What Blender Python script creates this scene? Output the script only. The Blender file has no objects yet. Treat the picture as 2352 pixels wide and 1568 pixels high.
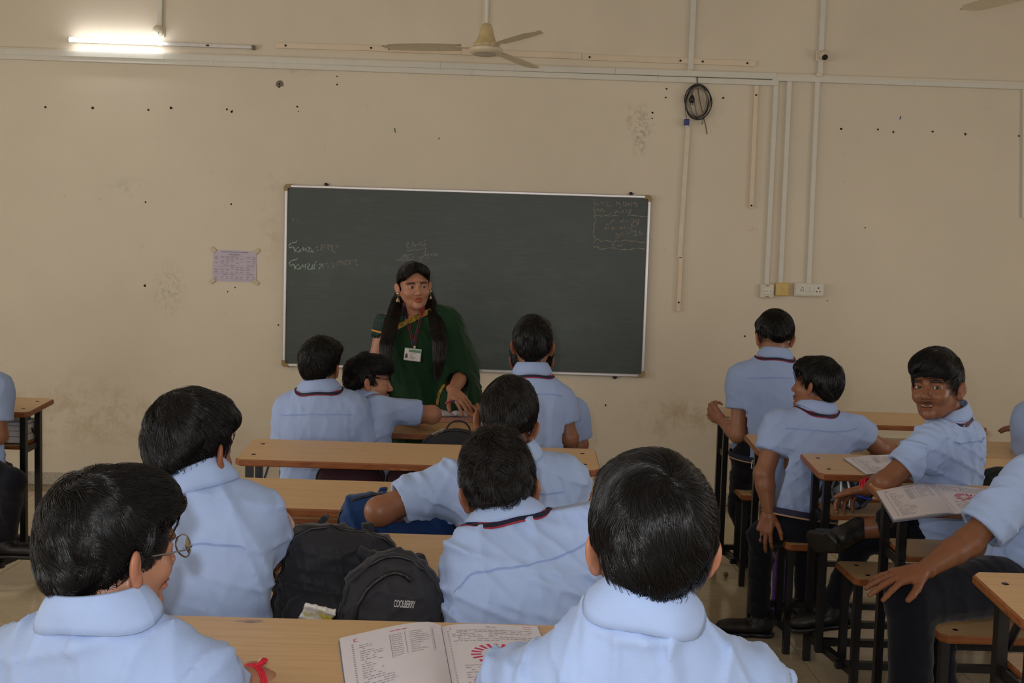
import bpy, bmesh, math, random
import numpy as np
from mathutils import Vector, Matrix, Euler
SC = bpy.context.scene
COL = SC.collection
random.seed(7)
RNG = np.random.default_rng(11)

# ------------------------------------------------------------------ camera
CAM_H = 1.53
FPX = 2400.0                       # focal length in pixels of the 2352 wide frame
PITCH = math.atan(172 / FPX)
ROLL = math.radians(1.75)
_F = np.array([0, math.cos(PITCH), -math.sin(PITCH)])
_R0 = np.array([1.0, 0, 0]); _U0 = np.array([0, math.sin(PITCH), math.cos(PITCH)])
_U = _U0 * math.cos(ROLL) - _R0 * math.sin(ROLL)
_R = _R0 * math.cos(ROLL) + _U0 * math.sin(ROLL)
cam_data = bpy.data.cameras.new('camera'); cam = bpy.data.objects.new('camera', cam_data); COL.objects.link(cam)
M = Matrix.Identity(4)
for i in range(3):
    M[i][0] = _R[i]; M[i][1] = _U[i]; M[i][2] = -_F[i]
M[2][3] = CAM_H
cam.matrix_world = M
cam_data.sensor_width = 36.0; cam_data.lens = FPX / 2352 * 36.0
cam_data.clip_start = 0.05; cam_data.clip_end = 60
SC.camera = cam

def at(x, y, Y):
    """world point seen at photo pixel (x, y) at distance Y from the camera plane"""
    d = _R * ((x - 1176) / FPX) + _U * ((784 - y) / FPX) + _F
    return np.array([0, 0, CAM_H]) + d * (Y / d[1])
def atz(x, y, z):
    d = _R * ((x - 1176) / FPX) + _U * ((784 - y) / FPX) + _F
    return np.array([0, 0, CAM_H]) + d * ((z - CAM_H) / d[2])

# ------------------------------------------------------------------ world, daylight, flash, exposure
W = bpy.data.worlds.new('sky'); SC.world = W; W.use_nodes = True
_bg = W.node_tree.nodes['Background']
_bg.inputs[0].default_value = (0.80, 0.88, 1.0, 1); _bg.inputs[1].default_value = 0.6
def area(name, loc, rot, sx, sy, power, color):
    l = bpy.data.lights.new(name, 'AREA'); l.shape = 'RECTANGLE'; l.size = sx; l.size_y = sy
    l.energy = power; l.color = color
    o = bpy.data.objects.new(name, l); COL.objects.link(o); o.location = loc; o.rotation_euler = rot
    return o
HP = math.pi / 2
# daylight entering by the window rows of the two long walls and the open back of the room
for k, y in enumerate((-1.6, 1.2, 4.0)):
    area('daylight', (-5.05, y, 1.75), (0, -HP, 0), 1.5, 1.9, 49, (1.0, 0.955, 0.89))
for k, y in enumerate((-1.6, 1.2, 4.0)):
    area('daylight', (5.05, y, 1.75), (0, HP, 0), 1.5, 1.9, 25, (1.0, 0.955, 0.89))
for x in (-2.2, 2.2):
    area('daylight', (x, -3.9, 1.7), (HP, 0, 0), 2.2, 1.7, 31, (1.0, 0.955, 0.90))
# the camera's own flash, just above and left of the lens
fl = bpy.data.lights.new('camera_flash', 'SPOT'); fl.energy = 52; fl.color = (0.93, 0.96, 1.0)
fl.shadow_soft_size = 0.025; fl.spot_size = math.radians(84); fl.spot_blend = 0.6
flo = bpy.data.objects.new('camera_flash', fl); COL.objects.link(flo); flo.location = (-0.07, 0.03, CAM_H + 0.10)
flo.rotation_euler = (HP - PITCH, 0, 0)
SC.view_settings.view_transform = 'Standard'; SC.view_settings.look = 'None'
SC.view_settings.exposure = 0.0; SC.view_settings.gamma = 1.0
SC.view_settings.use_curve_mapping = False
SC.cycles.use_denoising = True
SC.cycles.max_bounces = 7; SC.cycles.diffuse_bounces = 4; SC.cycles.glossy_bounces = 3
SC.cycles.transmission_bounces = 4; SC.cycles.transparent_max_bounces = 6
SC.cycles.sample_clamp_indirect = 6.0
SC.cycles.caustics_reflective = False; SC.cycles.caustics_refractive = False

# ------------------------------------------------------------------ materials
def srgb(r, g, b):
    f = lambda c: (c / 255 / 12.92) if c / 255 <= 0.04045 else ((c / 255 + 0.055) / 1.055) ** 2.4
    return (f(r), f(g), f(b), 1)
class NT:
    """tiny node builder"""
    def __init__(s, name):
        s.m = bpy.data.materials.new(name); s.m.use_nodes = True
        s.t = s.m.node_tree; s.n = s.t.nodes; s.b = s.n['Principled BSDF']; s.l = s.t.links
    def node(s, typ, **kw):
        x = s.n.new(typ)
        for k, v in kw.items():
            if k.startswith('i_'):
                key = k[2:]; x.inputs[int(key) if key.isdigit() else key].default_value = v
            else: setattr(x, k, v)
        return x
    def link(s, a, b): s.l.new(a, b)
    def coords(s, kind='Object', scale=(1, 1, 1), rot=(0, 0, 0), loc=(0, 0, 0)):
        tc = s.node('ShaderNodeTexCoord'); mp = s.node('ShaderNodeMapping')
        mp.inputs['Scale'].default_value = scale; mp.inputs['Rotation'].default_value = rot; mp.inputs['Location'].default_value = loc
        s.link(tc.outputs[kind], mp.inputs[0]); return mp.outputs[0]
    def noise(s, vec, scale, detail=3, rough=0.55):
        x = s.node('ShaderNodeTexNoise'); x.inputs['Scale'].default_value = scale
        x.inputs['Detail'].default_value = detail; x.inputs['Roughness'].default_value = rough
        if vec is not None: s.link(vec, x.inputs['Vector'])
        return x.outputs[0]
    def ramp(s, fac, stops):
        x = s.node('ShaderNodeValToRGB'); e = x.color_ramp.elements
        while len(e) < len(stops): e.new(0.5)
        for k, (p, c) in enumerate(stops):
            e[k].position = p; e[k].color = c if len(c) == 4 else (*c, 1)
        s.link(fac, x.inputs[0]); return x.outputs[0]
    def mix(s, fac, a, b, mode='MIX'):
        x = s.node('ShaderNodeMix', data_type='RGBA', blend_type=mode)
        for v, key in ((fac, 0), (a, 6), (b, 7)):
            if isinstance(v, (int, float)): x.inputs[key].default_value = v
            elif isinstance(v, tuple): x.inputs[key].default_value = v
            else: s.link(v, x.inputs[key])
        return x.outputs[2]
    def math(s, op, a, b=None, clamp=False):
        x = s.node('ShaderNodeMath', operation=op, use_clamp=clamp)
        for k, v in enumerate((a, b)):
            if v is None: continue
            if isinstance(v, (int, float)): x.inputs[k].default_value = v
            else: s.link(v, x.inputs[k])
        return x.outputs[0]
    def bump(s, h, strength=0.3, dist=0.01):
        x = s.node('ShaderNodeBump'); x.inputs['Strength'].default_value = strength; x.inputs['Distance'].default_value = dist
        s.link(h, x.inputs['Height']); s.link(x.outputs[0], s.b.inputs['Normal']); return x
    def color(s, c):
        if isinstance(c, tuple): s.b.inputs['Base Color'].default_value = c
        else: s.link(c, s.b.inputs['Base Color'])
        return s
    def set(s, **kw):
        for k, v in kw.items(): s.b.inputs[k.replace('_', ' ')].default_value = v
        return s
MATS = {}
def plain(name, col, rough=0.5, spec=0.5, metal=0.0, noise=0.06, nscale=30, bump=0.0):
    """one colour with a little procedural mottling"""
    if name in MATS: return MATS[name]
    t = NT(name)
    v = t.coords('Object')
    n = t.noise(v, nscale, 4)
    lo = tuple(c * (1 - noise) for c in col[:3]) + (1,); hi = tuple(min(1, c * (1 + noise)) for c in col[:3]) + (1,)
    t.color(t.ramp(n, [(0.3, lo), (0.7, hi)]))
    t.set(Roughness=rough, Metallic=metal); t.b.inputs['Specular IOR Level'].default_value = spec
    if bump: t.bump(n, bump, 0.002)
    MATS[name] = t.m; return t.m

def mat_wall(name, base, smudges=(), dirt=True):
    t = NT(name); v = t.coords('Object')
    n1 = t.noise(v, 0.9, 5, 0.6); n2 = t.noise(v, 6, 6, 0.65)
    b = base
    c1 = tuple(x * 0.93 for x in b[:3]) + (1,); c2 = tuple(min(1, x * 1.03) for x in b[:3]) + (1,)
    c = t.ramp(n1, [(0.3, c1), (0.65, c2)])
    warm = (b[0] * 0.84, b[1] * 0.74, b[2] * 0.62, 1)
    if dirt:                                                   # brown grime where people brush against the lower wall
        sep = t.node('ShaderNodeSeparateXYZ'); t.link(v, sep.inputs[0])
        low = t.math('MULTIPLY', t.math('SUBTRACT', 1.25, sep.outputs[2]), 0.9, True)
        st = t.math('MULTIPLY', t.ramp(n2, [(0.52, (0, 0, 0)), (0.70, (1, 1, 1))]), low)
        c = t.mix(t.math('MULTIPLY', st, 0.30), c, warm)
        sp = t.noise(v, 22, 3, 0.6)
        c = t.mix(t.math('MULTIPLY', t.ramp(sp, [(0.70, (0, 0, 0)), (0.78, (1, 1, 1))]), 0.35), c, (b[0] * .55, b[1] * .5, b[2] * .42, 1))
    for (x, z, sx, sz, col, amt, sc) in smudges:
        mp = t.coords('Object', (1 / sx, 0, 1 / sz), (0, 0, 0), (-x / sx, 0, -z / sz))
        ln = t.node('ShaderNodeVectorMath', operation='LENGTH'); t.link(mp, ln.inputs[0])
        fall = t.math('SUBTRACT', 1.0, ln.outputs['Value'], True)
        nn = t.ramp(t.noise(v, sc, 6, 0.75), [(0.47, (0, 0, 0)), (0.62, (1, 1, 1))])
        c = t.mix(t.math('MULTIPLY', t.math('MULTIPLY', fall, nn), amt, True), c, col)
    t.color(c); t.set(Roughness=0.62); t.b.inputs['Specular IOR Level'].default_value = 0.25
    t.bump(t.noise(v, 90, 4), 0.10, 0.002)
    return t.m

def mat_laminate():
    t = NT('beech_laminate'); tc = t.node('ShaderNodeTexCoord'); oi = t.node('ShaderNodeObjectInfo')
    add = t.node('ShaderNodeVectorMath', operation='ADD')
    sc = t.node('ShaderNodeVectorMath', operation='SCALE'); sc.inputs[0].default_value = (7.3, 3.1, 1.7)
    t.link(oi.outputs['Random'], sc.inputs['Scale'])
    t.link(tc.outputs['Object'], add.inputs[0]); t.link(sc.outputs[0], add.inputs[1])
    mp = t.node('ShaderNodeMapping'); mp.inputs['Scale'].default_value = (1.2, 38, 10); t.link(add.outputs[0], mp.inputs[0])
    g = t.noise(mp.outputs[0], 3.0, 5, 0.6)
    c = t.ramp(g, [(0.25, srgb(196, 158, 114)), (0.5, srgb(208, 171, 126)), (0.8, srgb(216, 181, 138))])
    m2 = t.node('ShaderNodeMapping'); m2.inputs['Scale'].default_value = (3, 5, 3); t.link(add.outputs[0], m2.inputs[0])
    ink = t.ramp(t.noise(m2.outputs[0], 2.2, 3, 0.5), [(0.735, (0, 0, 0)), (0.765, (1, 1, 1))])
    c = t.mix(t.math('MULTIPLY', ink, 0.65), c, srgb(70, 62, 110))
    t.color(c); t.set(Roughness=0.42); t.b.inputs['Specular IOR Level'].default_value = 0.45
    t.bump(g, 0.05, 0.001)
    return t.m
def mat_edge():
    t = NT('worn_red_varnish'); v = t.coords('Object', (6, 40, 40))
    n = t.noise(v, 2.0, 6, 0.7)
    c = t.ramp(n, [(0.30, srgb(84, 44, 22)), (0.46, srgb(138, 78, 40)), (0.64, srgb(146, 90, 52)), (0.74, srgb(190, 154, 116))])
    t.color(c); t.set(Roughness=0.38); return t.m
def mat_floor():
    t = NT('glossy_vitrified_tile'); v = t.coords('Object')
    n = t.noise(v, 3, 6, 0.6); n2 = t.noise(v, 40, 3)
    c = t.ramp(n, [(0.3, srgb(176, 160, 132)), (0.7, srgb(198, 182, 152))])
    c = t.mix(0.15, c, t.ramp(n2, [(0.4, srgb(150, 135, 110)), (0.7, srgb(205, 190, 165))]))
    t.color(c); t.set(Roughness=0.13); t.b.inputs['Specular IOR Level'].default_value = 0.5
    return t.m
def mat_board():
    t = NT('slate_green_board'); v = t.coords('Object')
    n = t.noise(v, 1.7, 6, 0.62); n2 = t.noise(t.coords('Object', (3, 3, 45)), 2.2, 4, 0.6)
    c = t.ramp(n, [(0.3, srgb(52, 60, 56)), (0.55, srgb(57, 66, 63)), (0.8, srgb(66, 76, 74))])
    c = t.mix(t.math('MULTIPLY', t.ramp(n2, [(0.45, (0, 0, 0)), (0.75, (1, 1, 1))]), 0.22), c, srgb(86, 96, 94))
    n3 = t.ramp(t.noise(t.coords('Object', (1.2, 1, 2.0)), 2.0, 4, 0.6), [(0.55, (0, 0, 0)), (0.75, (1, 1, 1))])
    c = t.mix(t.math('MULTIPLY', n3, 0.25), c, srgb(96, 104, 100))
    t.color(c); t.set(Roughness=0.40); t.b.inputs['Specular IOR Level'].default_value = 0.5
    t.bump(t.noise(v, 160, 3), 0.25, 0.001)
    return t.m

CREAM = srgb(216, 204, 184)
M_LAM = mat_laminate(); M_EDGE = mat_edge(); M_FLOOR = mat_floor(); M_BOARD = mat_board()
M_BLACKTUBE = plain('black_painted_steel', srgb(26, 25, 27), 0.35, 0.5, 0, 0.2, 14)
M_PVC = plain('ivory_plastic_duct', srgb(214, 204, 184), 0.42, 0.4, 0, 0.04, 12)
M_PVC2 = plain('white_plastic_duct', srgb(212, 208, 196), 0.40, 0.4, 0, 0.03, 12)
M_PAINTED = plain('wall_painted_duct', srgb(220, 203, 178), 0.55, 0.3, 0, 0.04, 8)
M_DARK = plain('dark_hole', srgb(52, 46, 40), 0.9, 0.1)
M_ALU = plain('brushed_aluminium', srgb(206, 204, 206), 0.32, 0.5, 0.75, 0.04, 40)
M_TAN = plain('tan_plastic_corner', srgb(150, 128, 88), 0.5, 0.4, 0, 0.06, 60)
M_BOLT = plain('dark_steel_bolt', srgb(40, 36, 34), 0.4, 0.5, 0.6)
M_PAPER = plain('white_paper', srgb(222, 216, 222), 0.75, 0.2, 0, 0.02, 20)
M_PRINT = plain('grey_print', srgb(146, 140, 146), 0.8, 0.1, 0, 0.02)
M_PRINTD = plain('dark_print', srgb(120, 116, 124), 0.8, 0.1, 0, 0.02)
M_PINK = plain('pink_print', srgb(206, 62, 112), 0.7, 0.1, 0, 0.04)
M_BLACKPL = plain('black_plastic', srgb(24, 24, 26), 0.4, 0.5)

# ------------------------------------------------------------------ objects
def link(o): COL.objects.link(o); return o
def empty(name, loc=(0, 0, 0), rz=0.0):
    o = bpy.data.objects.new(name, None); o.empty_display_size = 0.1
    o.location = Vector([float(x) for x in loc]); o.rotation_euler = (0, 0, rz); return link(o)
def tag(o, label=None, cat=None, group=None, kind=None):
    if label: o['label'] = label
    if cat: o['category'] = cat
    if group: o['group'] = group
    if kind: o['kind'] = kind
    return o
def world_loc(o):
    v = Vector((0, 0, 0))
    while o is not None: v += o.location; o = o.parent
    return v
class MB:
    """collects shapes and links them as ONE mesh object"""
    def __init__(s): s.v = []; s.f = []; s.mi = []; s.cur = 0
    def add(s, vs, fs):
        o = len(s.v); s.v += [tuple(float(c) for c in v) for v in vs]
        s.f += [tuple(i + o for i in f) for f in fs]; s.mi += [s.cur] * len(fs); return s
    def box(s, lo, hi, bev=0.0, R=None, c=None):
        lo = np.array(lo, float); hi = np.array(hi, float)
        if bev > 0:
            b = min(bev, *(abs(hi - lo) / 2.01))
            vs = []; idx = {}
            for i in (0, 1):
                for j in (0, 1):
                    for k in (0, 1):
                        p = [hi[0] if i else lo[0], hi[1] if j else lo[1], hi[2] if k else lo[2]]
                        sg = [-1 if i else 1, -1 if j else 1, -1 if k else 1]
                        for a in range(3):
                            q = [p[d] + (0 if d == a else sg[d] * b) for d in range(3)]
                            idx[(i, j, k, a)] = len(vs); vs.append(q)
            fs = []
            for a in range(3):
                o = [d for d in range(3) if d != a]
                for sd in (0, 1):
                    q = []
                    for (u, w) in ((0, 0), (1, 0), (1, 1), (0, 1)):
                        t = [0, 0, 0]; t[a] = sd; t[o[0]] = u; t[o[1]] = w; q.append(idx[(*t, a)])
                    fs.append(tuple(q))
            for a in range(3):
                o = [d for d in range(3) if d != a]
                for u in (0, 1):
                    for w in (0, 1):
                        t0 = [0, 0, 0]; t0[o[0]] = u; t0[o[1]] = w; t1 = list(t0); t1[a] = 1
                        fs.append((idx[(*t0, o[0])], idx[(*t1, o[0])], idx[(*t1, o[1])], idx[(*t0, o[1])]))
            for i in (0, 1):
                for j in (0, 1):
                    for k in (0, 1): fs.append((idx[(i, j, k, 0)], idx[(i, j, k, 1)], idx[(i, j, k, 2)]))
        else:
            vs = [[(lo, hi)[i][0], (lo, hi)[j][1], (lo, hi)[k][2]] for i in (0, 1) for j in (0, 1) for k in (0, 1)]
            fs = [(0, 1, 3, 2), (4, 6, 7, 5), (0, 4, 5, 1), (2, 3, 7, 6), (0, 2, 6, 4), (1, 5, 7, 3)]
        if R is not None: vs = [np.array(c) + np.array(R) @ np.array(v) for v in vs]
        return s.add(vs, fs)
    def bar(s, a, b, w, h, up=(0, 0, 1)):
        """square bar from a to b"""
        a = np.array(a, float); b = np.array(b, float); d = b - a; L = np.linalg.norm(d); d /= L
        u = np.array(up, float); x = np.cross(d, u)
        if np.linalg.norm(x) < 1e-4: x = np.cross(d, (1, 0, 0))
        x /= np.linalg.norm(x); z = np.cross(x, d)
        vs = [p + x * sx * w / 2 + z * sz * h / 2 for p in (a, b) for sx, sz in ((-1, -1), (1, -1), (1, 1), (-1, 1))]
        return s.add(vs, [(0, 3, 2, 1), (4, 5, 6, 7), (0, 1, 5, 4), (1, 2, 6, 5), (2, 3, 7, 6), (3, 0, 4, 7)])
    def tube(s, path, r, n=10, cap=True, flat=1.0):
        P = [np.array(p, float) for p in path]; rr = r if hasattr(r, '__len__') else [r] * len(P)
        T = []
        for i in range(len(P)):
            t = P[min(i + 1, len(P) - 1)] - P[max(i - 1, 0)]; T.append(t / (np.linalg.norm(t) + 1e-12))
        x = np.cross(T[0], (0, 0, 1.0))
        if np.linalg.norm(x) < 1e-3: x = np.cross(T[0], (0, 1.0, 0))
        x /= np.linalg.norm(x); vs = []
        for i, p in enumerate(P):
            x = x - T[i] * (x @ T[i]); x /= (np.linalg.norm(x) + 1e-12); y = np.cross(T[i], x)
            for k in range(n):
                a = 2 * math.pi * k / n; vs.append(p + rr[i] * (x * math.cos(a) + y * math.sin(a) * flat))
        fs = []
        for i in range(len(P) - 1):
            for k in range(n):
                k2 = (k + 1) % n; fs.append((i * n + k, i * n + k2, (i + 1) * n + k2, (i + 1) * n + k))
        if cap: fs += [tuple(range(n))[::-1], tuple((len(P) - 1) * n + k for k in range(n))]
        return s.add(vs, fs)
    def lathe(s, prof, c=(0, 0, 0), n=24, R=None):
        vs = []; fs = []
        for (r, z) in prof:
            for k in range(n):
                a = 2 * math.pi * k / n; v = np.array([r * math.cos(a), r * math.sin(a), z])
                if R is not None: v = np.array(R) @ v
                vs.append(np.array(c) + v)
        m = len(prof)
        for i in range(m - 1):
            for k in range(n):
                k2 = (k + 1) % n; fs.append((i * n + k, i * n + k2, (i + 1) * n + k2, (i + 1) * n + k))
        fs += [tuple(range(n))[::-1], tuple((m - 1) * n + k for k in range(n))]
        return s.add(vs, fs)
    def grid(s, G):
        """G: rows of points"""
        m, n = len(G), len(G[0]); vs = [p for row in G for p in row]
        fs = [(i * n + j, i * n + j + 1, (i + 1) * n + j + 1, (i + 1) * n + j) for i in range(m - 1) for j in range(n - 1)]
        return s.add(vs, fs)
    def build(s, name, mats, parent=None, local=False, smooth=False):
        me = bpy.data.meshes.new(name); v = s.v
        if parent is not None and not local:
            wl = world_loc(parent); v = [(a - wl.x, b - wl.y, c - wl.z) for a, b, c in v]
        me.from_pydata(v, [], s.f)
        for m in (mats if isinstance(mats, (list, tuple)) else [mats]): me.materials.append(m)
        if any(s.mi): me.polygons.foreach_set('material_index', s.mi)
        bm = bmesh.new(); bm.from_mesh(me); bmesh.ops.recalc_face_normals(bm, faces=bm.faces); bm.to_mesh(me); bm.free()
        if smooth: me.shade_smooth()
        o = bpy.data.objects.new(name, me); link(o)
        if parent is not None: o.parent = parent
        return o
def rotz(a): c, s = math.cos(a), math.sin(a); return np.array([[c, -s, 0], [s, c, 0], [0, 0, 1.0]])
def rotx(a): c, s = math.cos(a), math.sin(a); return np.array([[1.0, 0, 0], [0, c, -s], [0, s, c]])
def roty(a): c, s = math.cos(a), math.sin(a); return np.array([[c, 0, s], [0, 1.0, 0], [-s, 0, c]])
def copy_tree(o, parent=None):
    c = o.copy(); COL.objects.link(c); c.parent = parent
    for ch in list(o.children): copy_tree(ch, c)
    return c
# ================================================================== the room
D = 6.83                          # front wall
XL, XR, YB, ZC = -5.0, 5.0, -3.8, 3.75
smud = []
def sm(px, py, w, h, col, amt, sc):
    p = at(px, py, D); smud.append((p[0], p[2], w, h, col, amt, sc))
sm(1472, 300, 0.10, 0.20, srgb(96, 84, 70), 0.7, 34)
sm(390, 665, 0.13, 0.22, srgb(120, 116, 104), 0.5, 40)
sm(290, 430, 0.2, 0.08, srgb(150, 168, 146), 0.5, 14)
sm(1725, 528, 0.06, 0.03, srgb(205, 130, 105), 0.8, 30)
sm(200, 950, 0.9, 0.35, srgb(176, 150, 112), 0.5, 9)
sm(1560, 960, 0.4, 0.2, srgb(170, 142, 98), 0.6, 10)
sm(680, 150, 0.25, 0.08, srgb(150, 120, 92), 0.6, 12)
sm(1445, 265, 0.03, 0.10, srgb(190, 140, 110), 0.6, 20)
sm(2268, 1002, 0.05, 0.05, srgb(140, 104, 60), 0.9, 11)
sm(620, 520, 0.1, 0.5, srgb(176, 140, 110), 0.35, 8)
M_WALL = mat_wall('cream_distemper', CREAM, smud)
M_WALLP = mat_wall('cream_distemper_side', CREAM)
M_CEIL = mat_wall('white_ceiling_paint', srgb(214, 206, 192), (), False)
def slab(name, lo, hi, m, label=None):
    o = MB().box(lo, hi).build(name, m); tag(o, kind='structure'); return o
wall_front = slab('wall_front', (XL - .2, D, -0.1), (XR + .2, D + 0.2, ZC), M_WALL)
slab('ceiling', (XL - .2, YB - .2, ZC), (XR + .2, D + .2, ZC + .15), M_CEIL)
# side and back walls with window openings
def wall_with_windows(name, axis, pos, a0, a1, wins, thick):
    mb = MB(); lo, hi = min(pos, pos + thick), max(pos, pos + thick)
    def blk(u0, u1, z0, z1):
        if axis == 'x': mb.box((lo, u0, z0), (hi, u1, z1))
        else: mb.box((u0, lo, z0), (u1, hi, z1))
    edges = [a0]; 
    for (u0, u1, z0, z1) in wins:
        blk(edges[-1], u0, -0.1, ZC); blk(u0, u1, -0.1, z0); blk(u0, u1, z1, ZC); edges.append(u1)
    blk(edges[-1], a1, -0.1, ZC)
    return tag(mb.build(name, M_WALLP), kind='structure')
W3 = [(-2.35, -0.85, 0.8, 2.7), (0.45, 1.95, 0.8, 2.7), (3.25, 4.75, 0.8, 2.7)]
wall_with_windows('wall_left', 'x', XL - .2, YB, D, W3, 0.2)
wall_with_windows('wall_right', 'x', XR, YB, D, W3, 0.2)
wall_with_windows('wall_back', 'y', YB - .2, XL, XR, [(-3.3, -1.1, 0.85, 2.55), (1.1, 3.3, 0.85, 2.55)], 0.2)
wn = 0
for sgn, x in ((-1, XL - .1), (1, XR + .1)):
    for (u0, u1, z0, z1) in W3:
        wn += 1
        mb = MB()
        for (p, q) in (((x - .02, u0, z0), (x + .02, u0 + .05, z1)), ((x - .02, u1 - .05, z0), (x + .02, u1, z1)), ((x - .02, u0, z0), (x + .02, u1, z0 + .05)),
                       ((x - .02, u0, z1 - .05), (x + .02, u1, z1)), ((x - .015, (u0 + u1) / 2 - .025, z0), (x + .015, (u0 + u1) / 2 + .025, z1))): mb.box(p, q)
        tag(mb.build('window_%d' % wn, M_ALU), kind='structure')
# floor of large glossy tiles with thin joints
T = 0.60; fl_root = tag(MB().box((XL, YB, -0.12), (XR, D, -0.006)).build('floor', plain('grey_tile_grout', srgb(150, 136, 112), .7)), kind='structure')
tile_me = None
def tile_mesh():
    return MB().box((-T / 2 + .0012, -T / 2 + .0012, -0.008), (T / 2 - .0012, T / 2 - .0012, 0.0), 0.001).build('tile', M_FLOOR, fl_root, local=True)
t0 = tile_mesh(); t0.location = (-1.5 * T, 2.5 * T, 0)
rest = MB()
for i in range(-8, 8):
    for j in range(-6, 11):
        x, y = (i + .5) * T, (j + .5) * T
        if x - T / 2 < XL - .01 or x + T / 2 > XR + .3 or y + T / 2 > D + .3: continue
        if j >= 3 and -5 <= i <= 5:
            if (i, j) == (-2, 2): continue
            c = t0.copy(); COL.objects.link(c); c.location = (x, y, 0)
        elif not (abs(x + 1.5 * T) < .01 and abs(y - 2.5 * T) < .01):
            rest.box((x - T / 2 + .0012, y - T / 2 + .0012, -0.008), (x + T / 2 - .0012, y + T / 2 - .0012, 0))
tag(rest.build('tiles', M_FLOOR, fl_root, local=True), kind='stuff')
M_SKIRT = plain('grey_speckled_skirting', srgb(176, 168, 152), 0.35, 0.5, 0, 0.22, 60)
sk = MB()
x = XL
while x < XR:
    sk.box((x + .001, D - 0.012, 0.0), (min(x + T, XR) - .001, D + .01, 0.082), .002); x += T
tag(sk.build('baseboard_front', M_SKIRT), kind='structure')

# ---- drill holes and plaster chips in the front wall
def wp(px, py, off=0.0): 
    p = at(px, py, D - off); return p
def disc_y(mb, c, r, y0, y1, n=9, jit=0.0):
    vs = []; rn = random.Random(int(c[0] * 1e4))
    rad = [r * (1 + jit * (rn.random() - .5) * 2) for _ in range(n)]
    for y in (y0, y1):
        for k in range(n):
            a = 2 * math.pi * k / n; vs.append((c[0] + rad[k] * math.cos(a), y, c[2] + rad[k] * math.sin(a)))
    mb.add(vs, [tuple(range(n)), tuple(range(n, 2 * n))[::-1]] + [(k, (k + 1) % n, n + (k + 1) % n, n + k) for k in range(n)])
holes = [(104, 246, 3), (213, 248, 4), (341, 252, 3), (393, 248, 4.5), (521, 251, 3), (532, 256, 4), (683, 245, 3), (685, 256, 1.5), (774, 175, 2.5), (774, 194, 2.5), (531, 469, 3), (334, 464, 2.5),
         (1531, 204, 2.5), (1529, 224, 3), (1661, 225, 3), (1499, 259, 2.8), (1498, 272, 2), (1932, 296, 3.5), (2016, 297, 3), (2052, 303, 3), (2142, 302, 3), (2217, 308, 3.4), (2340, 312, 3),
         (333, 656, 3.5), (1391, 930, 3), (1711, 772, 2.5), (640, 746, 2.5), (540, 660, 2), (1987, 523, 2), (1008, 318, 2), (523, 670, 2), (1900, 690, 1.6)]
for (x, y, r) in holes:
    mb = MB(); disc_y(mb, wp(x, y), r * .8 / 351, D - 0.0012, D + .01, 8, 0.35); mb.build('drill_hole', M_DARK, wall_front)
mb = MB(); disc_y(mb, wp(642, 193), 8.5 / 351, D - 0.001, D + .01, 14, 0.25); mb.build('plaster_chip', plain('grey_plaster', srgb(124, 112, 98), .9), wall_front)
mb = MB(); disc_y(mb, wp(642, 193), 2.2 / 351, D - 0.002, D + .01); disc_y(mb, wp(642, 199), 2 / 351, D - 0.002, D + .01); mb.build('drill_hole', M_DARK, wall_front)
for (x0, y0, x1, y1, m) in ((906, 294, 908, 304, 'g'), (2069, 267, 2067, 274, 'b')):
    a, b = wp(x0, y0, .002), wp(x1, y1, .002)
    MB().tube([a, b], 0.003, 6).build('paint_fleck', plain('green_fleck' if m == 'g' else 'blue_fleck', srgb(80, 110, 70) if m == 'g' else srgb(60, 90, 140), .8), wall_front)

# ---- cable ducts
def duct(path, w, h, m, name, label, joints=(), grp=None, lid=True, screws=()):
    """flat rectangular duct along wall pixels, w wide (px), h deep (m)"""
    a, b = wp(*path[0]), wp(*path[1]); a[1] = b[1] = D - h / 2
    root = empty(name, a); tag(root, label, 'conduit', grp)
    d = b - a; up = np.array([0, 1.0, 0])
    wm = w / 351
    L = np.linalg.norm(d); n = d / L; lat = np.cross(n, up)
    cuts = [0.0] + list(joints) + [1.0]
    for k in range(len(cuts) - 1):
        p, q = a + d * cuts[k] + n * .0006, a + d * cuts[k + 1] - n * .0006
        MB().bar(p, q, wm, h, up).build('base', m, root)
        if lid:
            off = np.array([0, -h / 2 - .0015, 0])
            MB().bar(p + off, q + off, wm * 0.86, .003, up).build('lid', m, root)
    for s in screws:
        c = a + d * s; mb = MB(); disc_y(mb, c, 2.3 / 351, D - h - .0045, D - h, 8); mb.build('screw', M_DARK, root)
    return root
# two long runs under the tube light, slightly dropping to the photo's right
duct(((-60, 111.5), (2420, 196)), 8, .022, M_PVC, 'cable_duct', 'ivory cable duct along the top of the whole wall, upper of the stacked long runs', (0.28, 0.55, 0.78))
duct(((-60, 118), (1780, 177)), 13, .030, M_PVC2, 'cable_duct', 'middle long white cable duct of the stacked runs, under the ivory one', (0.24, 0.583, 0.8))
duct(((1772, 181), (2420, 203.5)), 11, .026, M_PVC2, 'cable_duct', 'white cable duct continuing the run towards the room corner past the vertical drops', (0.5,))
duct(((-60, 128), (1786, 192)), 12, .024, M_PVC2, 'cable_duct', 'lowest long white cable duct of the stacked runs, ending above the vertical drops', (0.3, 0.62, 0.85))
duct(((635, 105), (880, 112)), 12, .014, M_PAINTED, 'cable_duct', 'short cream duct starting left of the fan, with dark screw holes', (), None, False, (0.09, 0.89))
duct(((876, 113), (1335, 130)), 13, .016, M_PAINTED, 'cable_duct', 'cream grooved duct passing behind the ceiling fan', (0.4,), None, True, (0.04, ))
duct(((1290, 128), (1345, 132)), 12, .012, M_PAINTED, 'cable_duct', 'tiny cream duct end right of the fan blades', (), None, False, (0.6,))
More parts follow.
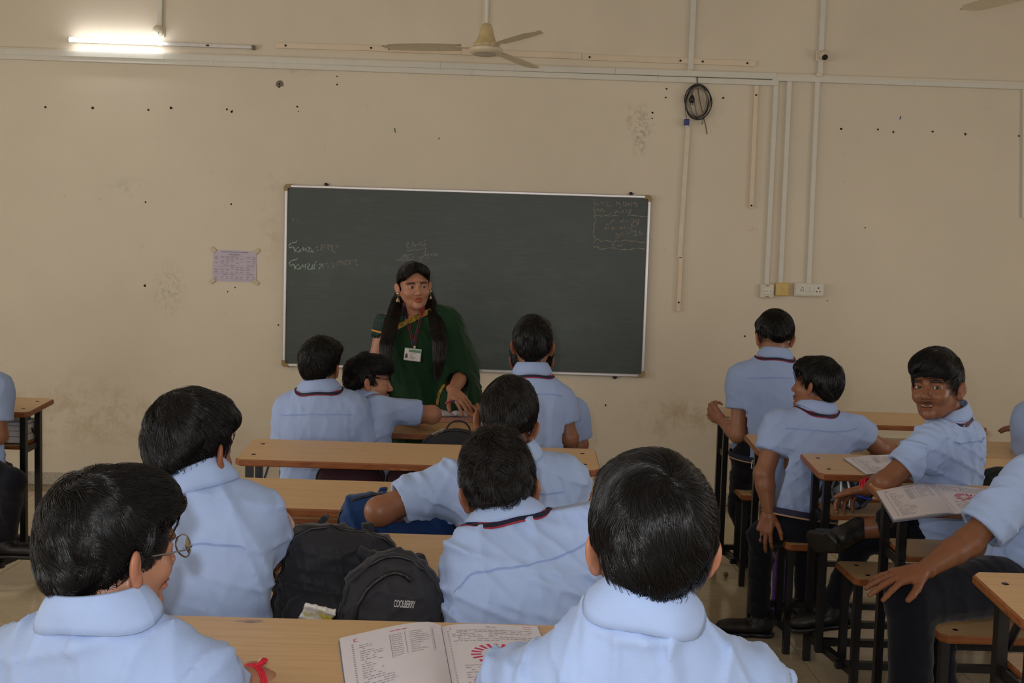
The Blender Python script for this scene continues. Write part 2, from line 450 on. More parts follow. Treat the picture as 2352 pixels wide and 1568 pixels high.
duct(((1342, 132), (1735, 147)), 12, .014, M_PAINTED, 'cable_duct', 'cream duct with dark screw holes above the coiled cable', (0.55,), None, False, (0.03, 0.56, 0.69, 0.95))
V = [((1594, -40), (1585, 163), 13, M_PVC2, 'vertical duct from the ceiling ending above the coiled cable', ()),
     ((1891, -40), (1882, 172), 12, M_PVC2, 'vertical duct from the ceiling passing behind the bulb holder', ()),
     ((371, -40), (368, 66), 11, M_PVC2, 'short vertical duct from the ceiling above the lit tube light', ()),
     ((1117, -40), (1113, 66), 10, M_PVC, 'slim vertical duct on the wall behind the fan rod', ()),
     ((1580, 282), (1560, 592), 11, M_PVC, 'vertical duct hanging down below the coiled cable', ()),
     ((1563, 590), (1557, 714), 10, M_PAINTED, 'open lower duct end beside the board, with a screw', (0.84,)),
     ((1736, 197), (1724, 478), 10, M_PAINTED, 'grooved duct stub ending in mid wall, first of the vertical drops', (0.08, 0.98)),
     ((1781, 198), (1759, 652), 11, M_PVC2, 'vertical duct running down to the small ivory switch plate', ()),
     ((1812, 188), (1791, 650), 11, M_PVC2, 'vertical duct running down to the yellowed blank plate', ()),
     ((1876, 190), (1856, 650), 11, M_PVC2, 'vertical duct running down to the wide socket plate', ()),
     ((2352, 206), (2350, 500), 12, M_PVC2, 'vertical duct at the far end of the wall near the corner', ())]
for (p, q, w, m, lab, sc) in V:
    duct((p, q), w, .018, m, 'cable_duct', lab + ', on the cream wall', (), None, True, sc)
for (x, y) in ((1582, 166), (1879, 174)):
    a = wp(x, y); 
    tag(MB().box((a[0] - .018, D - .034, a[2] - .012), (a[0] + .018, D, a[2] + .014), .003).build('duct_elbow', M_PVC), 'ivory duct elbow joining the drop ' + ('above the coiled cable' if x < 1700 else 'under the bulb holder') + ' to the long run', 'conduit')

# ---- tube light: a lit glass tube and the unlit part of the batten
a, b, c = wp(160, 91, .055), wp(372, 99, .055), wp(578, 107, .05)
tl = empty('tube_light', wp(160, 91)); tag(tl, 'white batten tube light, glowing at its left part, high on the wall', 'light')
M_GLOW = NT('lit_tube'); M_GLOW.b.inputs['Emission Color'].default_value = (0.93, 0.96, 1.0, 1); M_GLOW.b.inputs['Emission Strength'].default_value = 15; M_GLOW = M_GLOW.m
MB().tube([a, b], 0.0135, 12).build('glass_tube', M_GLOW, tl, smooth=True)
MB().bar(a + (0, .03, .0), c + (0, .032, 0), .018, .028, (0, 1, 0)).build('batten', plain('white_enamel', srgb(214, 210, 208), .35), tl)
MB().bar(c + (-.003, .028, 0), c + (.012, .028, 0), .026, .034, (0, 1, 0)).build('end_cap', plain('grey_end_cap', srgb(110, 104, 98), .5), tl)
MB().tube([a + (-.012, 0, 0), a], .0145, 12).build('end_cap', M_PVC2, tl)
m_ = (b + c) / 2; MB().box(m_ - (.008, -.012, .004), m_ + (.008, .03, .004)).build('clip', M_BOLT, tl)
# round junction box above it
p = wp(367, 74); jb = empty('junction_box', p); tag(jb, 'round ivory junction box on the duct above the tube light', 'junction box')
Ry = rotx(HP)
MB().box((p[0] - .036, D - .012, p[2] - .036), (p[0] + .036, D, p[2] + .036), .006).build('back_plate', M_PVC, jb)
MB().lathe([(.034, 0), (.034, .02), (.028, .03), (.012, .034)], (p[0] - .003, D - .011, p[2] + .003), 20, Ry).build('cover', M_PVC, jb, smooth=True)
MB().tube([p + (0, -.04, .0), p + (.006, -.045, -.02), p + (.012, -.04, -.055)], .003, 6).build('wire', M_PVC2, jb)

# ---- ceiling fans
M_FAN = plain('ivory_fan_enamel', srgb(212, 198, 170), .35, .5, 0, .05, 20)
M_FANCAP = plain('yellowed_fan_canopy', srgb(196, 176, 130), .4, .5, 0, .12, 25)
def fan(hub, rot, label, tilt=0.0):
    root = empty('ceiling_fan', hub); tag(root, label, 'fan')
    hx, hy, hz = hub
    MB().tube([(hx, hy, hz + .08), (hx, hy, ZC)], .0105, 12).build('rod', plain('white_rod', srgb(226, 220, 206), .3), root, smooth=True)
    MB().lathe([(.016, .135), (.026, .13), (.036, .11), (.044, .07), (.056, .04), (.075, .018), (.082, .0)], hub, 24).build('canopy', M_FANCAP, root, smooth=True)
    MB().lathe([(.05, .0), (.094, -.004), (.098, -.012), (.096, -.024), (.08, -.036), (.06, -.041), (.058, -.038), (.0, -.037)], hub, 32).build('motor_housing', M_FAN, root, smooth=True)
    MB().lathe([(.0, -.0385), (.055, -.0395), (.058, -.0365)], hub, 24).build('bottom_plate', plain('grey_cap', srgb(188, 184, 170), .35), root, smooth=True)
    for k in range(3):
        a = rot + k * 2 * math.pi / 3; R = rotz(a)
        arm = MB()
        arm.box((.075, -.016, -.004), (.17, .016, .0), 0, R, hub); arm.build('blade_arm', M_FAN, root)
        G = []
        N = 14
        for i in range(N + 1):
            t = i / N; x = .14 + t * .46
            w = .052 + .012 * math.sin(t * math.pi)
            if t > .86: w *= math.sqrt(max(0.03, 1 - ((t - .86) / .14) ** 2 * .93))
            row = []
            for j in range(5):
                s = (j / 4 - .5) * 2
                tw = math.radians(9 - 3 * t)
                v = np.array([x - .02 * t * s * s, s * w, s * w * math.tan(tw) + .004 * (1 - s * s) - .01 * t])
                row.append(np.array(hub) + R @ v)
            G.append(row)
        mb = MB(); mb.grid(G); mb.grid([[q - np.array([0, 0, .0025]) for q in r] for r in G])
        # close the rim
        rim = [G[0][j] for j in range(5)] + [G[i][4] for i in range(1, N + 1)] + [G[N][j] for j in (3, 2, 1, 0)] + [G[i][0] for i in range(N - 1, 0, -1)]
        mb.grid([rim + [rim[0]], [q - np.array([0, 0, .0025]) for q in rim + [rim[0]]]])
        mb.build('blade', M_FAN, root, smooth=True)
    return root
fh = at(1116, 118, 6.05); fan((fh[0], fh[1], fh[2] + .02), math.radians(60), 'ivory three bladed ceiling fan on a white rod above the board')
f2 = at(2475, -46, 4.6); fan((f2[0], f2[1], f2[2]), math.radians(118), 'ivory ceiling fan of which only a blade tip enters the top corner')

# ---- angled bulb holder on a square plate
p = wp(1886, 129); bh = empty('bulb_holder', p); tag(bh, 'ivory angled bulb holder on a square plate, without a bulb', 'lamp holder')
MB().box((p[0] - .038, D - .022, p[2] - .036), (p[0] + .038, D, p[2] + .036), .006).build('base_plate', M_PVC, bh)
R = rotx(HP + .45) @ rotz(0)
MB().lathe([(.03, 0), (.03, .012), (.024, .02), (.022, .06), (.0195, .06), (.0195, .04), (0, .04)], (p[0] + .004, D - .02, p[2] + .004), 20, R).build('socket', M_PVC, bh, smooth=True)
MB().lathe([(.0, .0), (.0185, .0), (.0185, .019), (0, .019)], np.array((p[0] + .004, D - .02, p[2] + .004)) + R @ np.array((0, 0, .0405)), 16, R).build('contact', M_DARK, bh)
for sx in (-.02, .026):
    mb = MB(); disc_y(mb, (p[0] + sx, 0, p[2] + .005), .005, D - .0245, D - .02, 8); mb.build('screw', M_DARK, bh)

# ---- coiled cable hanging from a nail
p = wp(1600, 180); cc = empty('cable_coil', p); tag(cc, 'coiled black and grey cable with a blue plug hanging on the wall beside the board', 'cable')
M_GCAB = plain('grey_cable', srgb(128, 118, 106), .6)
M_BCAB = plain('black_cable', srgb(40, 38, 38), .5)
cen = wp(1602, 235, .03)
for k in range(7):
    pts = []; rx, rz = (.082 - .004 * k + .006 * math.sin(k * 2.1)), (.108 - .003 * k)
    ox, oz = .006 * math.sin(k * 1.7), .007 * math.cos(k * 2.3)
    for i in range(41):
        a = 2 * math.pi * i / 40 + k
        pts.append(cen + np.array([ox + rx * math.cos(a) * (1 + .04 * math.sin(3 * a + k)), -.004 * k * .8 + .004 * math.sin(2 * a + k), oz + rz * math.sin(a)]))
    MB().tube(pts, .0042 if k < 4 else .0032, 6, False).build('loop', M_BCAB if k < 4 else M_GCAB, cc, smooth=True)
def wl(lst, off=.03): return [wp(x, y, off) for x, y in lst]
MB().tube(wl([(1601, 178), (1602, 196), (1606, 225), (1614, 262), (1620, 285), (1622, 296), (1624, 308)]), .0036, 6).build('tie_string', plain('brown_string', srgb(120, 92, 70), .8), cc, smooth=True)
MB().tube(wl([(1598, 192), (1590, 215), (1596, 240), (1600, 262), (1612, 270), (1619, 278), (1612, 286), (1616, 268)]), .0034, 6).build('tie_string', M_GCAB, cc, smooth=True)
MB().tube(wl([(1572, 225), (1574, 250), (1577, 273)]), .003, 6).build('lead', M_GCAB, cc)
q = wp(1577, 281, .03); MB().box(q - (.0165, .012, .021), q + (.0165, .012, .021), .004).build('blue_plug', plain('blue_plastic', srgb(48, 60, 118), .45), cc)['label'] = 'blue rectangular connector'
MB().box(q - (.012, .007, .028), q + (.012, .007, -.02)).build('plug_shell', M_ALU, cc)
q = wp(1589, 229, .045); MB().lathe([(.006, .03), (.014, .02), (.019, .0), (.017, -.018), (.0, -.02)], q, 14).build('black_plug', M_BLACKPL, cc, smooth=True)
for dx in (-.006, .006): MB().tube([q + (dx, 0, -.018), q + (dx + .002, 0, -.034)], .0025, 6).build('pin', M_BCAB, cc)
MB().tube([wp(1601, 178, 0.035), wp(1601, 178, -.01)], .003, 6).build('nail', M_BOLT, cc)

# ---- switch plates
def plate(px, py, w, h, m, label, deep=.03):
    p = wp(px, py); r = empty('switch_plate', p); tag(r, label, 'switch plate')
    w /= 702; h /= 702
    MB().box((p[0] - w, D - deep, p[2] - h), (p[0] + w, D, p[2] + h), .005).build('box', m, r); return p, r, w, h
p, r, w, h = plate(1760, 668, 31, 31, M_PVC, 'small square ivory switch plate, leftmost above the standing pupil')
MB().box((p[0] - w * .8, D - .034, p[2] - h * .5), (p[0] + w * .8, D - .029, p[2] + h * .5), .002).build('cover', M_PVC2, r)
for dx in (-.02, .0, .02): mb = MB(); disc_y(mb, (p[0] + dx, 0, p[2]), .003, D - .0355, D - .033, 8); mb.build('hole', M_TAN, r)
for dz in (-.035, .035): MB().box((p[0] - .012, D - .0325, p[2] + dz - .003), (p[0] + .012, D - .029, p[2] + dz + .003)).build('slot', M_TAN, r)
p, r, w, h = plate(1794, 664, 30, 30, plain('yellowed_plastic', srgb(206, 176, 104), .5), 'yellowed blank square plate between the two ivory switch plates', .036)
MB().box((p[0] - .001, D - .0372, p[2] - .006), (p[0] + .001, D - .035, p[2] + .01)).build('slot', M_TAN, r)
p, r, w, h = plate(1856, 665, 68, 31, M_PVC, 'wide ivory plate with sockets and two switches on the wall', .034)
MB().box((p[0] - w * .93, D - .039, p[2] - h * .78), (p[0] + w * .93, D - .033, p[2] + h * .78), .002).build('cover', M_PVC2, r)
for dx, dz, s in ((-.049, .012, .0035), (-.056, .001, .0028), (-.042, .001, .0028), (-.056, -.009, .003), (-.042, -.009, .003), (.056, .013, .005), (.045, -.010, .004), (.066, -.010, .004)):
    mb = MB(); disc_y(mb, (p[0] + dx, 0, p[2] + dz), s, D - .0405, D - .038, 8); mb.build('socket_hole', M_DARK, r)
for dx in (-.014, .012): MB().box((p[0] + dx - .011, D - .043, p[2] - .016), (p[0] + dx + .011, D - .038, p[2] + .016), .002).build('switch', M_PVC2, r)

# ---- printed timetable taped to the wall
q = [wp(490, 573, .002), wp(590, 577, .002), wp(588, 648, .002), wp(488, 645, .002)]
ps = empty('notice_sheet', q[3]); tag(ps, 'pale lilac printed timetable sheet taped to the wall beside the board', 'notice')
def bil(q, u, v, off=0.0):
    a = q[0] + (q[1] - q[0]) * u; b = q[3] + (q[2] - q[3]) * u; p = a + (b - a) * v; return p + np.array([0, -off, 0])
G = [[bil(q, i / 8, j / 6, .0015 + .0015 * math.sin(i * 1.3) * math.sin(j)) for i in range(9)] for j in range(7)]
MB().grid(G).grid([[p + np.array([0, .0008, 0]) for p in r] for r in G]).build('sheet', plain('lilac_paper', srgb(196, 186, 200), .8, .2, 0, .03), ps)
mb = MB(); rn = random.Random(3)
def mark(u, v, w, h):
    P = [bil(q, u + du, v + dv, .0042) for du, dv in ((0, 0), (w, 0), (w, h), (0, h))]; mb.add(P, [(0, 1, 2, 3)])
mark(.18, .045, .63, .022); mark(.36, .125, .27, .02); mark(.47, .165, .05, .015)
for r_, v in enumerate((.21, .27, .33, .40, .47, .545, .62, .69, .765, .84, .90)):
    if r_ in (4, 8): 
        mark(.25, v, .1, .018); mark(.4, v, .1, .018); mark(.78, v, .17, .014); continue
    for u in (.05, .2, .31, .42, .53, .64, .78, .92):
        if rn.random() < .85: mark(u, v, .035 + .02 * rn.random(), .016)
tag(mb.build('print', M_PRINT, ps), kind='stuff')
mb = MB()
for v in (.19, .25, .37, .52, .6, .74, .95): 
    P = [bil(q, u, v_, .004) for u, v_ in ((.03, v), (.97, v), (.97, v + .006), (.03, v + .006))]; mb.add(P, [(0, 1, 2, 3)])
mb.build('table_rule', plain('light_print', srgb(166, 156, 170), .8), ps)
M_TAPE = plain('yellowed_tape', srgb(196, 180, 150), .3)
for u, v in ((0, 0), (1, 0), (1, 1), (0, 1)):
    c = bil(q, u, v, .006); MB().box((-.02, -.0006, -.012), (.02, .0006, .012), 0, roty(.7 if u == v else -.7), c).build('tape', M_TAPE, ps)

# ================================================================== the board
BQ = [at(655, 424, D - .02), at(1496, 449, D - .02), at(1479, 865, D - .02), at(648, 841, D - .02)]
x0, x1 = np.mean([BQ[0][0], BQ[3][0]]), np.mean([BQ[1][0], BQ[2][0]]); z1, z0 = np.mean([BQ[0][2], BQ[1][2]]), np.mean([BQ[2][2], BQ[3][2]])
bd = empty('chalkboard', (x0, D, z0)); tag(bd, 'large dark green chalkboard in an aluminium frame on the front wall', 'chalkboard')
BY = D - .022
MB().box((x0 + .005, BY, z0 + .005), (x1 - .005, D - .002, z1 - .005)).build('writing_surface', M_BOARD, bd)
fw = .019
for (lo, hi) in (((x0, D - .03, z1 - fw), (x1, D, z1)), ((x0, D - .03, z0), (x1, D, z0 + fw)), ((x0, D - .03, z0 + fw), (x0 + fw, D, z1 - fw)), ((x1 - fw, D - .03, z0 + fw), (x1, D, z1 - fw))):
    MB().box(lo, hi, .004).build('frame_rail', M_ALU, bd)
for sx, cx in ((1, x0), (-1, x1)):
    for sz, cz in ((1, z0), (-1, z1)):
        mb = MB(); e = .004; L = .04
        prof = [(0 - e, .012), (.012, -e), (L, -e), (L, fw + .002), (fw + .002, fw + .002), (fw + .002, L), (-e, L)]
        vs = [(cx + sx * u, y, cz + sz * w) for y in (D - .034, D - .001) for u, w in prof]; n = len(prof)
        mb.add(vs, [tuple(range(n)), tuple(range(n, 2 * n))[::-1]] + [(k, (k + 1) % n, n + (k + 1) % n, n + k) for k in range(n)]); mb.build('corner_piece', M_TAN, bd)
for (px, py) in ((749, 424), (1449, 445), (746, 845), (1412, 866)):
    p = at(px, py, D - .01); mb = MB().lathe([(.006, 0), (.012, .002), (.012, .014), (.005, .016)], (p[0], D - .002, p[2]), 10, rotx(HP)); mb.tube([(p[0], D - .012, p[2]), (p[0] + .016, D - .012, p[2])], .004, 6).build('bracket', M_BOLT, bd)
# ---- chalk writing
def strokes(name, lst, sx, ox, oy, w, m):
    mb = MB()
    for s in lst:
        P = [at(ox + x / sx, oy + y / sx, BY) for x, y in s]
        Q = [P[0]]                                           # resample through a Catmull curve for round strokes
        for i in range(len(P) - 1):
            p0, p1, p2, p3 = P[max(i - 1, 0)], P[i], P[i + 1], P[min(i + 2, len(P) - 1)]
            for t in (.25, .5, .75, 1.0):
                Q.append(.5 * (2 * p1 + (p2 - p0) * t + (2 * p0 - 5 * p1 + 4 * p2 - p3) * t * t + (3 * p1 - p0 - 3 * p2 + p3) * t ** 3))
        L = [];
        for i in range(len(Q)):
            t = Q[min(i + 1, len(Q) - 1)] - Q[max(i - 1, 0)]; t = t / (np.linalg.norm(t) + 1e-9); n = np.array([-t[2], 0, t[0]])
            ww = w * (0.8 + .35 * math.sin(i * .9 + x0 * 7))
            L.append((Q[i] + n * ww + (0, -.0012, 0), Q[i] - n * ww + (0, -.0012, 0)))
        mb.grid([list(l) for l in L])
        mb.grid([[l[0] + (0, .0008, 0), l[1] + (0, .0008, 0)] for l in L])
    return tag(mb.build(name, m, bd), kind='stuff')
M_CHALK = plain('green_white_chalk', srgb(150, 168, 158), .95, .1, 0, .30, 160)
M_CHALK2 = plain('faint_grey_chalk', srgb(128, 128, 120), .95, .1, 0, .30, 160)
M_CHALK3 = plain('faint_pink_chalk', srgb(140, 132, 122), .95, .1, 0, .30, 160)
L1 = [[(232, 630), (222, 652), (190, 655), (150, 670), (133, 695), (145, 720), (180, 708), (198, 730), (202, 788)], [(262, 715), (225, 735), (222, 765), (250, 775), (275, 755), (283, 715)], [(283, 715), (284, 778)],
      [(312, 715), (312, 750), (340, 745), (355, 715)], [(355, 715), (355, 778)], [(315, 722), (355, 765)], [(380, 715), (402, 720), (395, 745), (380, 755), (390, 775), (425, 768), (435, 715), (438, 776), (460, 772)], [(485, 713), (497, 722)], [(500, 752), (512, 760)]]
L2 = [[(240, 852), (225, 875), (185, 880), (145, 905), (137, 935), (160, 950), (185, 930), (200, 950), (205, 1005)], [(265, 935), (225, 955), (220, 985), (250, 998), (275, 975), (285, 935)], [(285, 935), (287, 1002)],
      [(305, 930), (310, 965), (340, 960)], [(345, 930), (347, 1002)], [(308, 940), (347, 985)], [(375, 925), (395, 930), (390, 955), (372, 968), (385, 998), (425, 990), (440, 930), (442, 1002)], [(465, 925), (460, 1000)], [(480, 893), (486, 900), (476, 905)],
      [(515, 935), (545, 930), (550, 955), (520, 985), (535, 992)], [(568, 920), (575, 985)], [(614, 916), (626, 930)], [(630, 962), (644, 970)]]
strokes('chalk_writing', L1 + L2, 5.6, 640, 440, .0034, M_CHALK)
L1b = [[(540, 700), (555, 690), (568, 700), (555, 722), (540, 735), (560, 750), (572, 755)], [(590, 690), (590, 755)], [(560, 720), (590, 722)], [(594, 670), (600, 678)], [(620, 690), (640, 680), (648, 700), (630, 720), (652, 746)],
       [(660, 690), (700, 690), (690, 705), (670, 715), (700, 730), (690, 745), (668, 750)], [(680, 765), (715, 768), (722, 785), (705, 798)], [(735, 690), (752, 690), (757, 722)]]
L2b = [[(685, 925), (710, 920), (715, 940), (690, 965), (725, 968)], [(755, 905), (750, 970)], [(755, 895), (1015, 880)], [(790, 900), (785, 940), (770, 950)], [(770, 940), (800, 945)], [(815, 900), (815, 955)], [(830, 910), (850, 915), (835, 935), (865, 935)], [(870, 895), (868, 950)], [(878, 876), (884, 884)],
       [(900, 910), (920, 905), (915, 930), (895, 940)], [(930, 900), (928, 950)], [(960, 900), (955, 935), (945, 940)], [(950, 935), (985, 935)], [(995, 890), (1000, 935), (1030, 945)]]
L3 = [[(1630, 670), (1650, 650), (1668, 650), (1665, 675), (1640, 692), (1665, 720), (1672, 726)], [(1725, 640), (1710, 712)], [(1735, 670), (1735, 690), (1760, 690), (1765, 675)], [(1775, 680), (1800, 685), (1812, 672)], [(1830, 645), (1825, 705)], [(1850, 665), (1845, 690), (1870, 690), (1885, 655), (1886, 700)], [(1870, 640), (1885, 625), (1898, 628)],
      [(1650, 755), (1670, 768), (1720, 748), (1770, 752), (1840, 738), (1880, 725), (1910, 738)],
      [(1525, 860), (1530, 885), (1555, 880)], [(1565, 845), (1570, 905)], [(1580, 835), (1600, 830), (1605, 850), (1585, 865), (1605, 890), (1590, 895)], [(1625, 820), (1625, 895)], [(1640, 840), (1660, 835), (1665, 855), (1645, 870), (1680, 885)], [(1690, 845), (1690, 875), (1720, 870)], [(1730, 830), (1732, 880)], [(1600, 815), (1750, 808)],
      [(1805, 830), (1808, 850), (1830, 850)], [(1835, 825), (1838, 870), (1815, 885), (1805, 890)], [(1850, 800), (1870, 800), (1870, 825), (1850, 840), (1875, 855)], [(1890, 790), (1890, 860)], [(1870, 765), (1890, 760), (1890, 785)], [(1910, 830), (1925, 770)], [(1930, 800), (1920, 850), (1940, 858)], [(1950, 800), (1965, 810), (1955, 830)], [(1975, 795), (1975, 835)], [(1990, 800), (2010, 815), (2000, 830)], [(2015, 790), (2018, 835)], [(2030, 800), (2035, 815), (2050, 790), (2052, 830)],
      [(188, 335), (186, 385)], [(232, 355), (240, 362)]]
strokes('chalk_writing', L1b + L2b + L3, 5.6, 640, 440, .0030, M_CHALK2)
L4 = [[(285, 185), (258, 240), (290, 310), (245, 410), (280, 520), (260, 590), (310, 690), (255, 800), (265, 880), (235, 980), (260, 1060), (275, 1130)], [(280, 570), (360, 570), (440, 590), (540, 570), (640, 585), (740, 575), (850, 578)], [(1070, 570), (1160, 565), (1280, 580), (1360, 590), (1460, 605), (1540, 595)],
      [(350, 270), (345, 310), (370, 300)], [(425, 240), (425, 315)], [(470, 245), (480, 320)], [(513, 262), (522, 272)], [(513, 318), (522, 328)], [(590, 240), (565, 330), (630, 350), (700, 325)], [(625, 330), (615, 400)], [(800, 230), (800, 360)], [(880, 255), (850, 255), (840, 285), (870, 295), (885, 260), (885, 395)], [(965, 230), (945, 350)], [(1000, 260), (1030, 255), (1025, 285), (1000, 335), (1040, 335)],
      [(1085, 280), (1060, 295), (1065, 325), (1095, 325), (1105, 295), (1085, 280)], [(1145, 260), (1168, 265), (1160, 290), (1143, 338), (1165, 330)], [(1268, 258), (1225, 258), (1230, 300), (1280, 300), (1300, 335), (1255, 362)],
      [(325, 410), (320, 440), (345, 435)], [(360, 410), (380, 490)], [(410, 415), (410, 480)], [(440, 410), (470, 415), (455, 440), (480, 470), (520, 470)], [(620, 550), (690, 495)], [(735, 450), (745, 500), (790, 500), (800, 450), (830, 480)], [(770, 520), (760, 550)], [(870, 490), (875, 540)], [(915, 465), (910, 490), (940, 485)], [(960, 440), (965, 505)], [(1030, 430), (1035, 510)], [(1090, 445), (1140, 430), (1130, 470), (1080, 500), (1140, 525)],
      [(645, 690), (650, 760), (680, 750)], [(685, 670), (715, 690), (690, 715), (715, 720)], [(755, 660), (755, 745)], [(800, 733), (810, 738)], [(870, 720), (920, 690), (910, 730), (880, 740)], [(960, 650), (970, 745)], [(920, 700), (965, 700)], [(1010, 705), (1105, 710)], [(1155, 675), (1215, 680), (1205, 730), (1140, 795), (1200, 800)], [(1275, 690), (1265, 740), (1310, 740)], [(1315, 660), (1325, 740), (1290, 800), (1240, 820)],
      [(505, 860), (540, 850), (545, 890), (500, 920)], [(595, 840), (600, 910)], [(545, 800), (575, 770), (605, 795)], [(680, 840), (715, 860), (690, 890), (690, 920), (720, 900)], [(755, 840), (755, 895)], [(816, 898), (824, 902)], [(870, 870), (910, 850), (905, 890), (880, 880)], [(930, 850), (935, 900)], [(985, 830), (990, 890)], [(966, 786), (976, 794)], [(1045, 850), (1090, 855)], [(1250, 820), (1160, 860), (1135, 910), (1170, 955), (1210, 950)],
      [(765, 990), (810, 1010), (800, 1040), (830, 1050)], [(780, 1060), (830, 1050), (830, 1110), (770, 1135)], [(860, 1010), (855, 1045), (880, 1040), (890, 1010)], [(940, 980), (945, 1050)], [(1045, 1000), (1145, 990)], [(1215, 935), (1270, 940), (1245, 985), (1285, 1030), (1240, 1062), (1210, 1050)], [(1390, 930), (1345, 940), (1345, 990), (1400, 985), (1410, 1020), (1345, 1040)],
      [(235, 1230), (280, 1175), (330, 1140), (380, 1160), (440, 1195), (560, 1175), (690, 1205), (800, 1185), (900, 1190), (1010, 1160), (1130, 1190), (1260, 1185), (1370, 1220), (1520, 1205)], [(262, 1340), (310, 1315), (360, 1340), (420, 1385), (560, 1360), (730, 1350), (850, 1385), (1000, 1385), (1110, 1395), (1210, 1360), (1360, 1360), (1500, 1390)],
      [(690, 1240), (690, 1325)], [(740, 1235), (740, 1320)], [(690, 1290), (740, 1280)], [(786, 1298), (794, 1304)], [(830, 1250), (820, 1300), (860, 1300), (870, 1265), (880, 1300), (920, 1290), (925, 1245)]]
strokes('chalk_writing', L4, 10.456, 1340, 440, .0028, M_CHALK3)

# ================================================================== desk units: slanted top, book shelf and bench on one black steel frame
DW, DD = 1.355, 0.285
def desk_proto():
    root = empty('school_desk')
    hw = DW / 2
    def ztop(y): return .82 + y * (.03 / DD)
    def plank(name, y0, y1, z0, z1, w, th, par, screws, rough_corner=0.018):
        mb = MB(); mb.cur = 0
        cr = rough_corner
        out = [(-w + cr, y0), (w - cr, y0), (w, y0 + cr), (w, y1 - cr), (w - cr, y1), (-w + cr, y1), (-w, y1 - cr), (-w, y0 + cr)]
        zz = lambda y: z0 + (z1 - z0) * (y - y0) / (y1 - y0)
        n = 8
        inn = [(x * (1 - .004 / w), y0 + (y - y0) * .985 + (y1 - y0) * .0075) for x, y in out]
        vt = [(x, y, zz(y)) for x, y in inn]; v1 = [(x, y, zz(y) - .005) for x, y in out]; v2 = [(x, y, zz(y) - th + .005) for x, y in out]; vb = [(x, y, zz(y) - th) for x, y in inn]
        mb.add(vt + v1 + v2 + vb, [tuple(range(n))]); mb.cur = 1
        mb.add([], [])
        k0 = len(mb.v) - 4 * n
        fs = []
        for a in range(3):
            for k in range(n): fs.append((k0 + a * n + k, k0 + a * n + (k + 1) % n, k0 + (a + 1) * n + (k + 1) % n, k0 + (a + 1) * n + k))
        fs.append(tuple(k0 + 3 * n + k for k in range(n)))
        mb.f += fs; mb.mi += [1] * len(fs)
        o = mb.build(name, [M_LAM, M_EDGE], par, local=True)
        for (sx, sy) in screws:
            MB().lathe([(.0, .0012), (.007, .0012), (.009, 0), (.009, -.003)], (sx, sy, zz(sy)), 10).build('bolt', M_BOLT, o, local=True)
        return o
    sx = hw - .055
    plank('desk_top', -DD, 0, .79, .82, hw, .025, root, [(s * sx, y) for s in (-1, 1) for y in (-.07, -.215)])
    plank('shelf', -.245, -.045, .625, .635, hw - .06, .018, root, [], .004)
    plank('bench_seat', -.515, -.28, .46, .46, hw - .075, .025, root, [(s * (hw - .14), y) for s in (-1, 1) for y in (-.335, -.46)])
    t = .026
    for s in (-1, 1):
        x = s * (hw - .045)
        xb = s * (hw - .105)
        for y in (-.085, -.235): MB().bar((x, y, .0 if y == -.085 else .09), (x, y, ztop(y) - .026), t, t, (1, 0, 0)).build('leg', M_BLACKTUBE, root, local=True)
        for y in (-.33, -.47): MB().bar((xb, y, .0 if y == -.47 else .09), (xb, y, .435), t, t, (1, 0, 0)).build('leg', M_BLACKTUBE, root, local=True)
        MB().bar((x, -.085, .105), (xb, -.48, .105), t, t * 1.1).build('floor_rail', M_BLACKTUBE, root, local=True)
        MB().bar((x, -.05, .61), (x, -.26, .60), .006, .03).build('shelf_bracket', M_BLACKTUBE, root, local=True)
        MB().bar((x - s * .016, -.085, .66), (x - s * .06, -.10, .795), .004, .03, (0, 1, 0)).build('brace', M_BLACKTUBE, root, local=True)
    for y, z in ((-.235, .13), (-.40, .105)):
        MB().bar((-hw + .06, y, z), (hw - .06, y, z), t, t).build('foot_rail', M_BLACKTUBE, root, local=True)
    MB().bar((-hw + .06, -.085, .60), (hw - .06, -.085, .60), .02, .02).build('cross_rail', M_BLACKTUBE, root, local=True)
    return root
desks = [(-.365, 4.80, 1.5, 'empty-topped school desk of the middle column nearest the teacher'), (-.335, 4.10, 0, 'school desk with ink blots and clear top, second from the teacher in the middle column'),
         (-.275, 3.36, 0, 'scratched school desk behind the blue bag, third from the teacher in the middle column'), (-.23, 2.712, 0, 'school desk with worn edge behind the two black backpacks'),
         (-.23, 2.035, .8, 'foreground school desk with the large open textbook'),
         (1.735, 5.51, 0, 'school desk nearest the front wall in the window-side column, with a pupil standing at it'), (1.72, 4.61, 0, 'school desk with a thin notebook, behind the smiling pupil'),
         (1.845, 4.16, 0, 'school desk the smiling pupil sits at, with an open book corner'), (1.925, 3.60, 0, 'school desk holding an open textbook with a pink emblem beside the smiling pupil'),
         (1.815, 2.515, 0, 'nearest desk of the window-side column, with battered dark edge'), (-2.90, 5.07, 0, 'desk at the far left with books stacked on its shelf')]
DESK = []
for i, (x, y, rz, lab) in enumerate(desks):
    o = desk_proto() if i == 0 else copy_tree(DESK[0])
    o.location = (x, y, 0); o.rotation_euler = (0, 0, math.radians(rz)); tag(o, lab, 'desk', 'school desks with benches'); DESK.append(o)
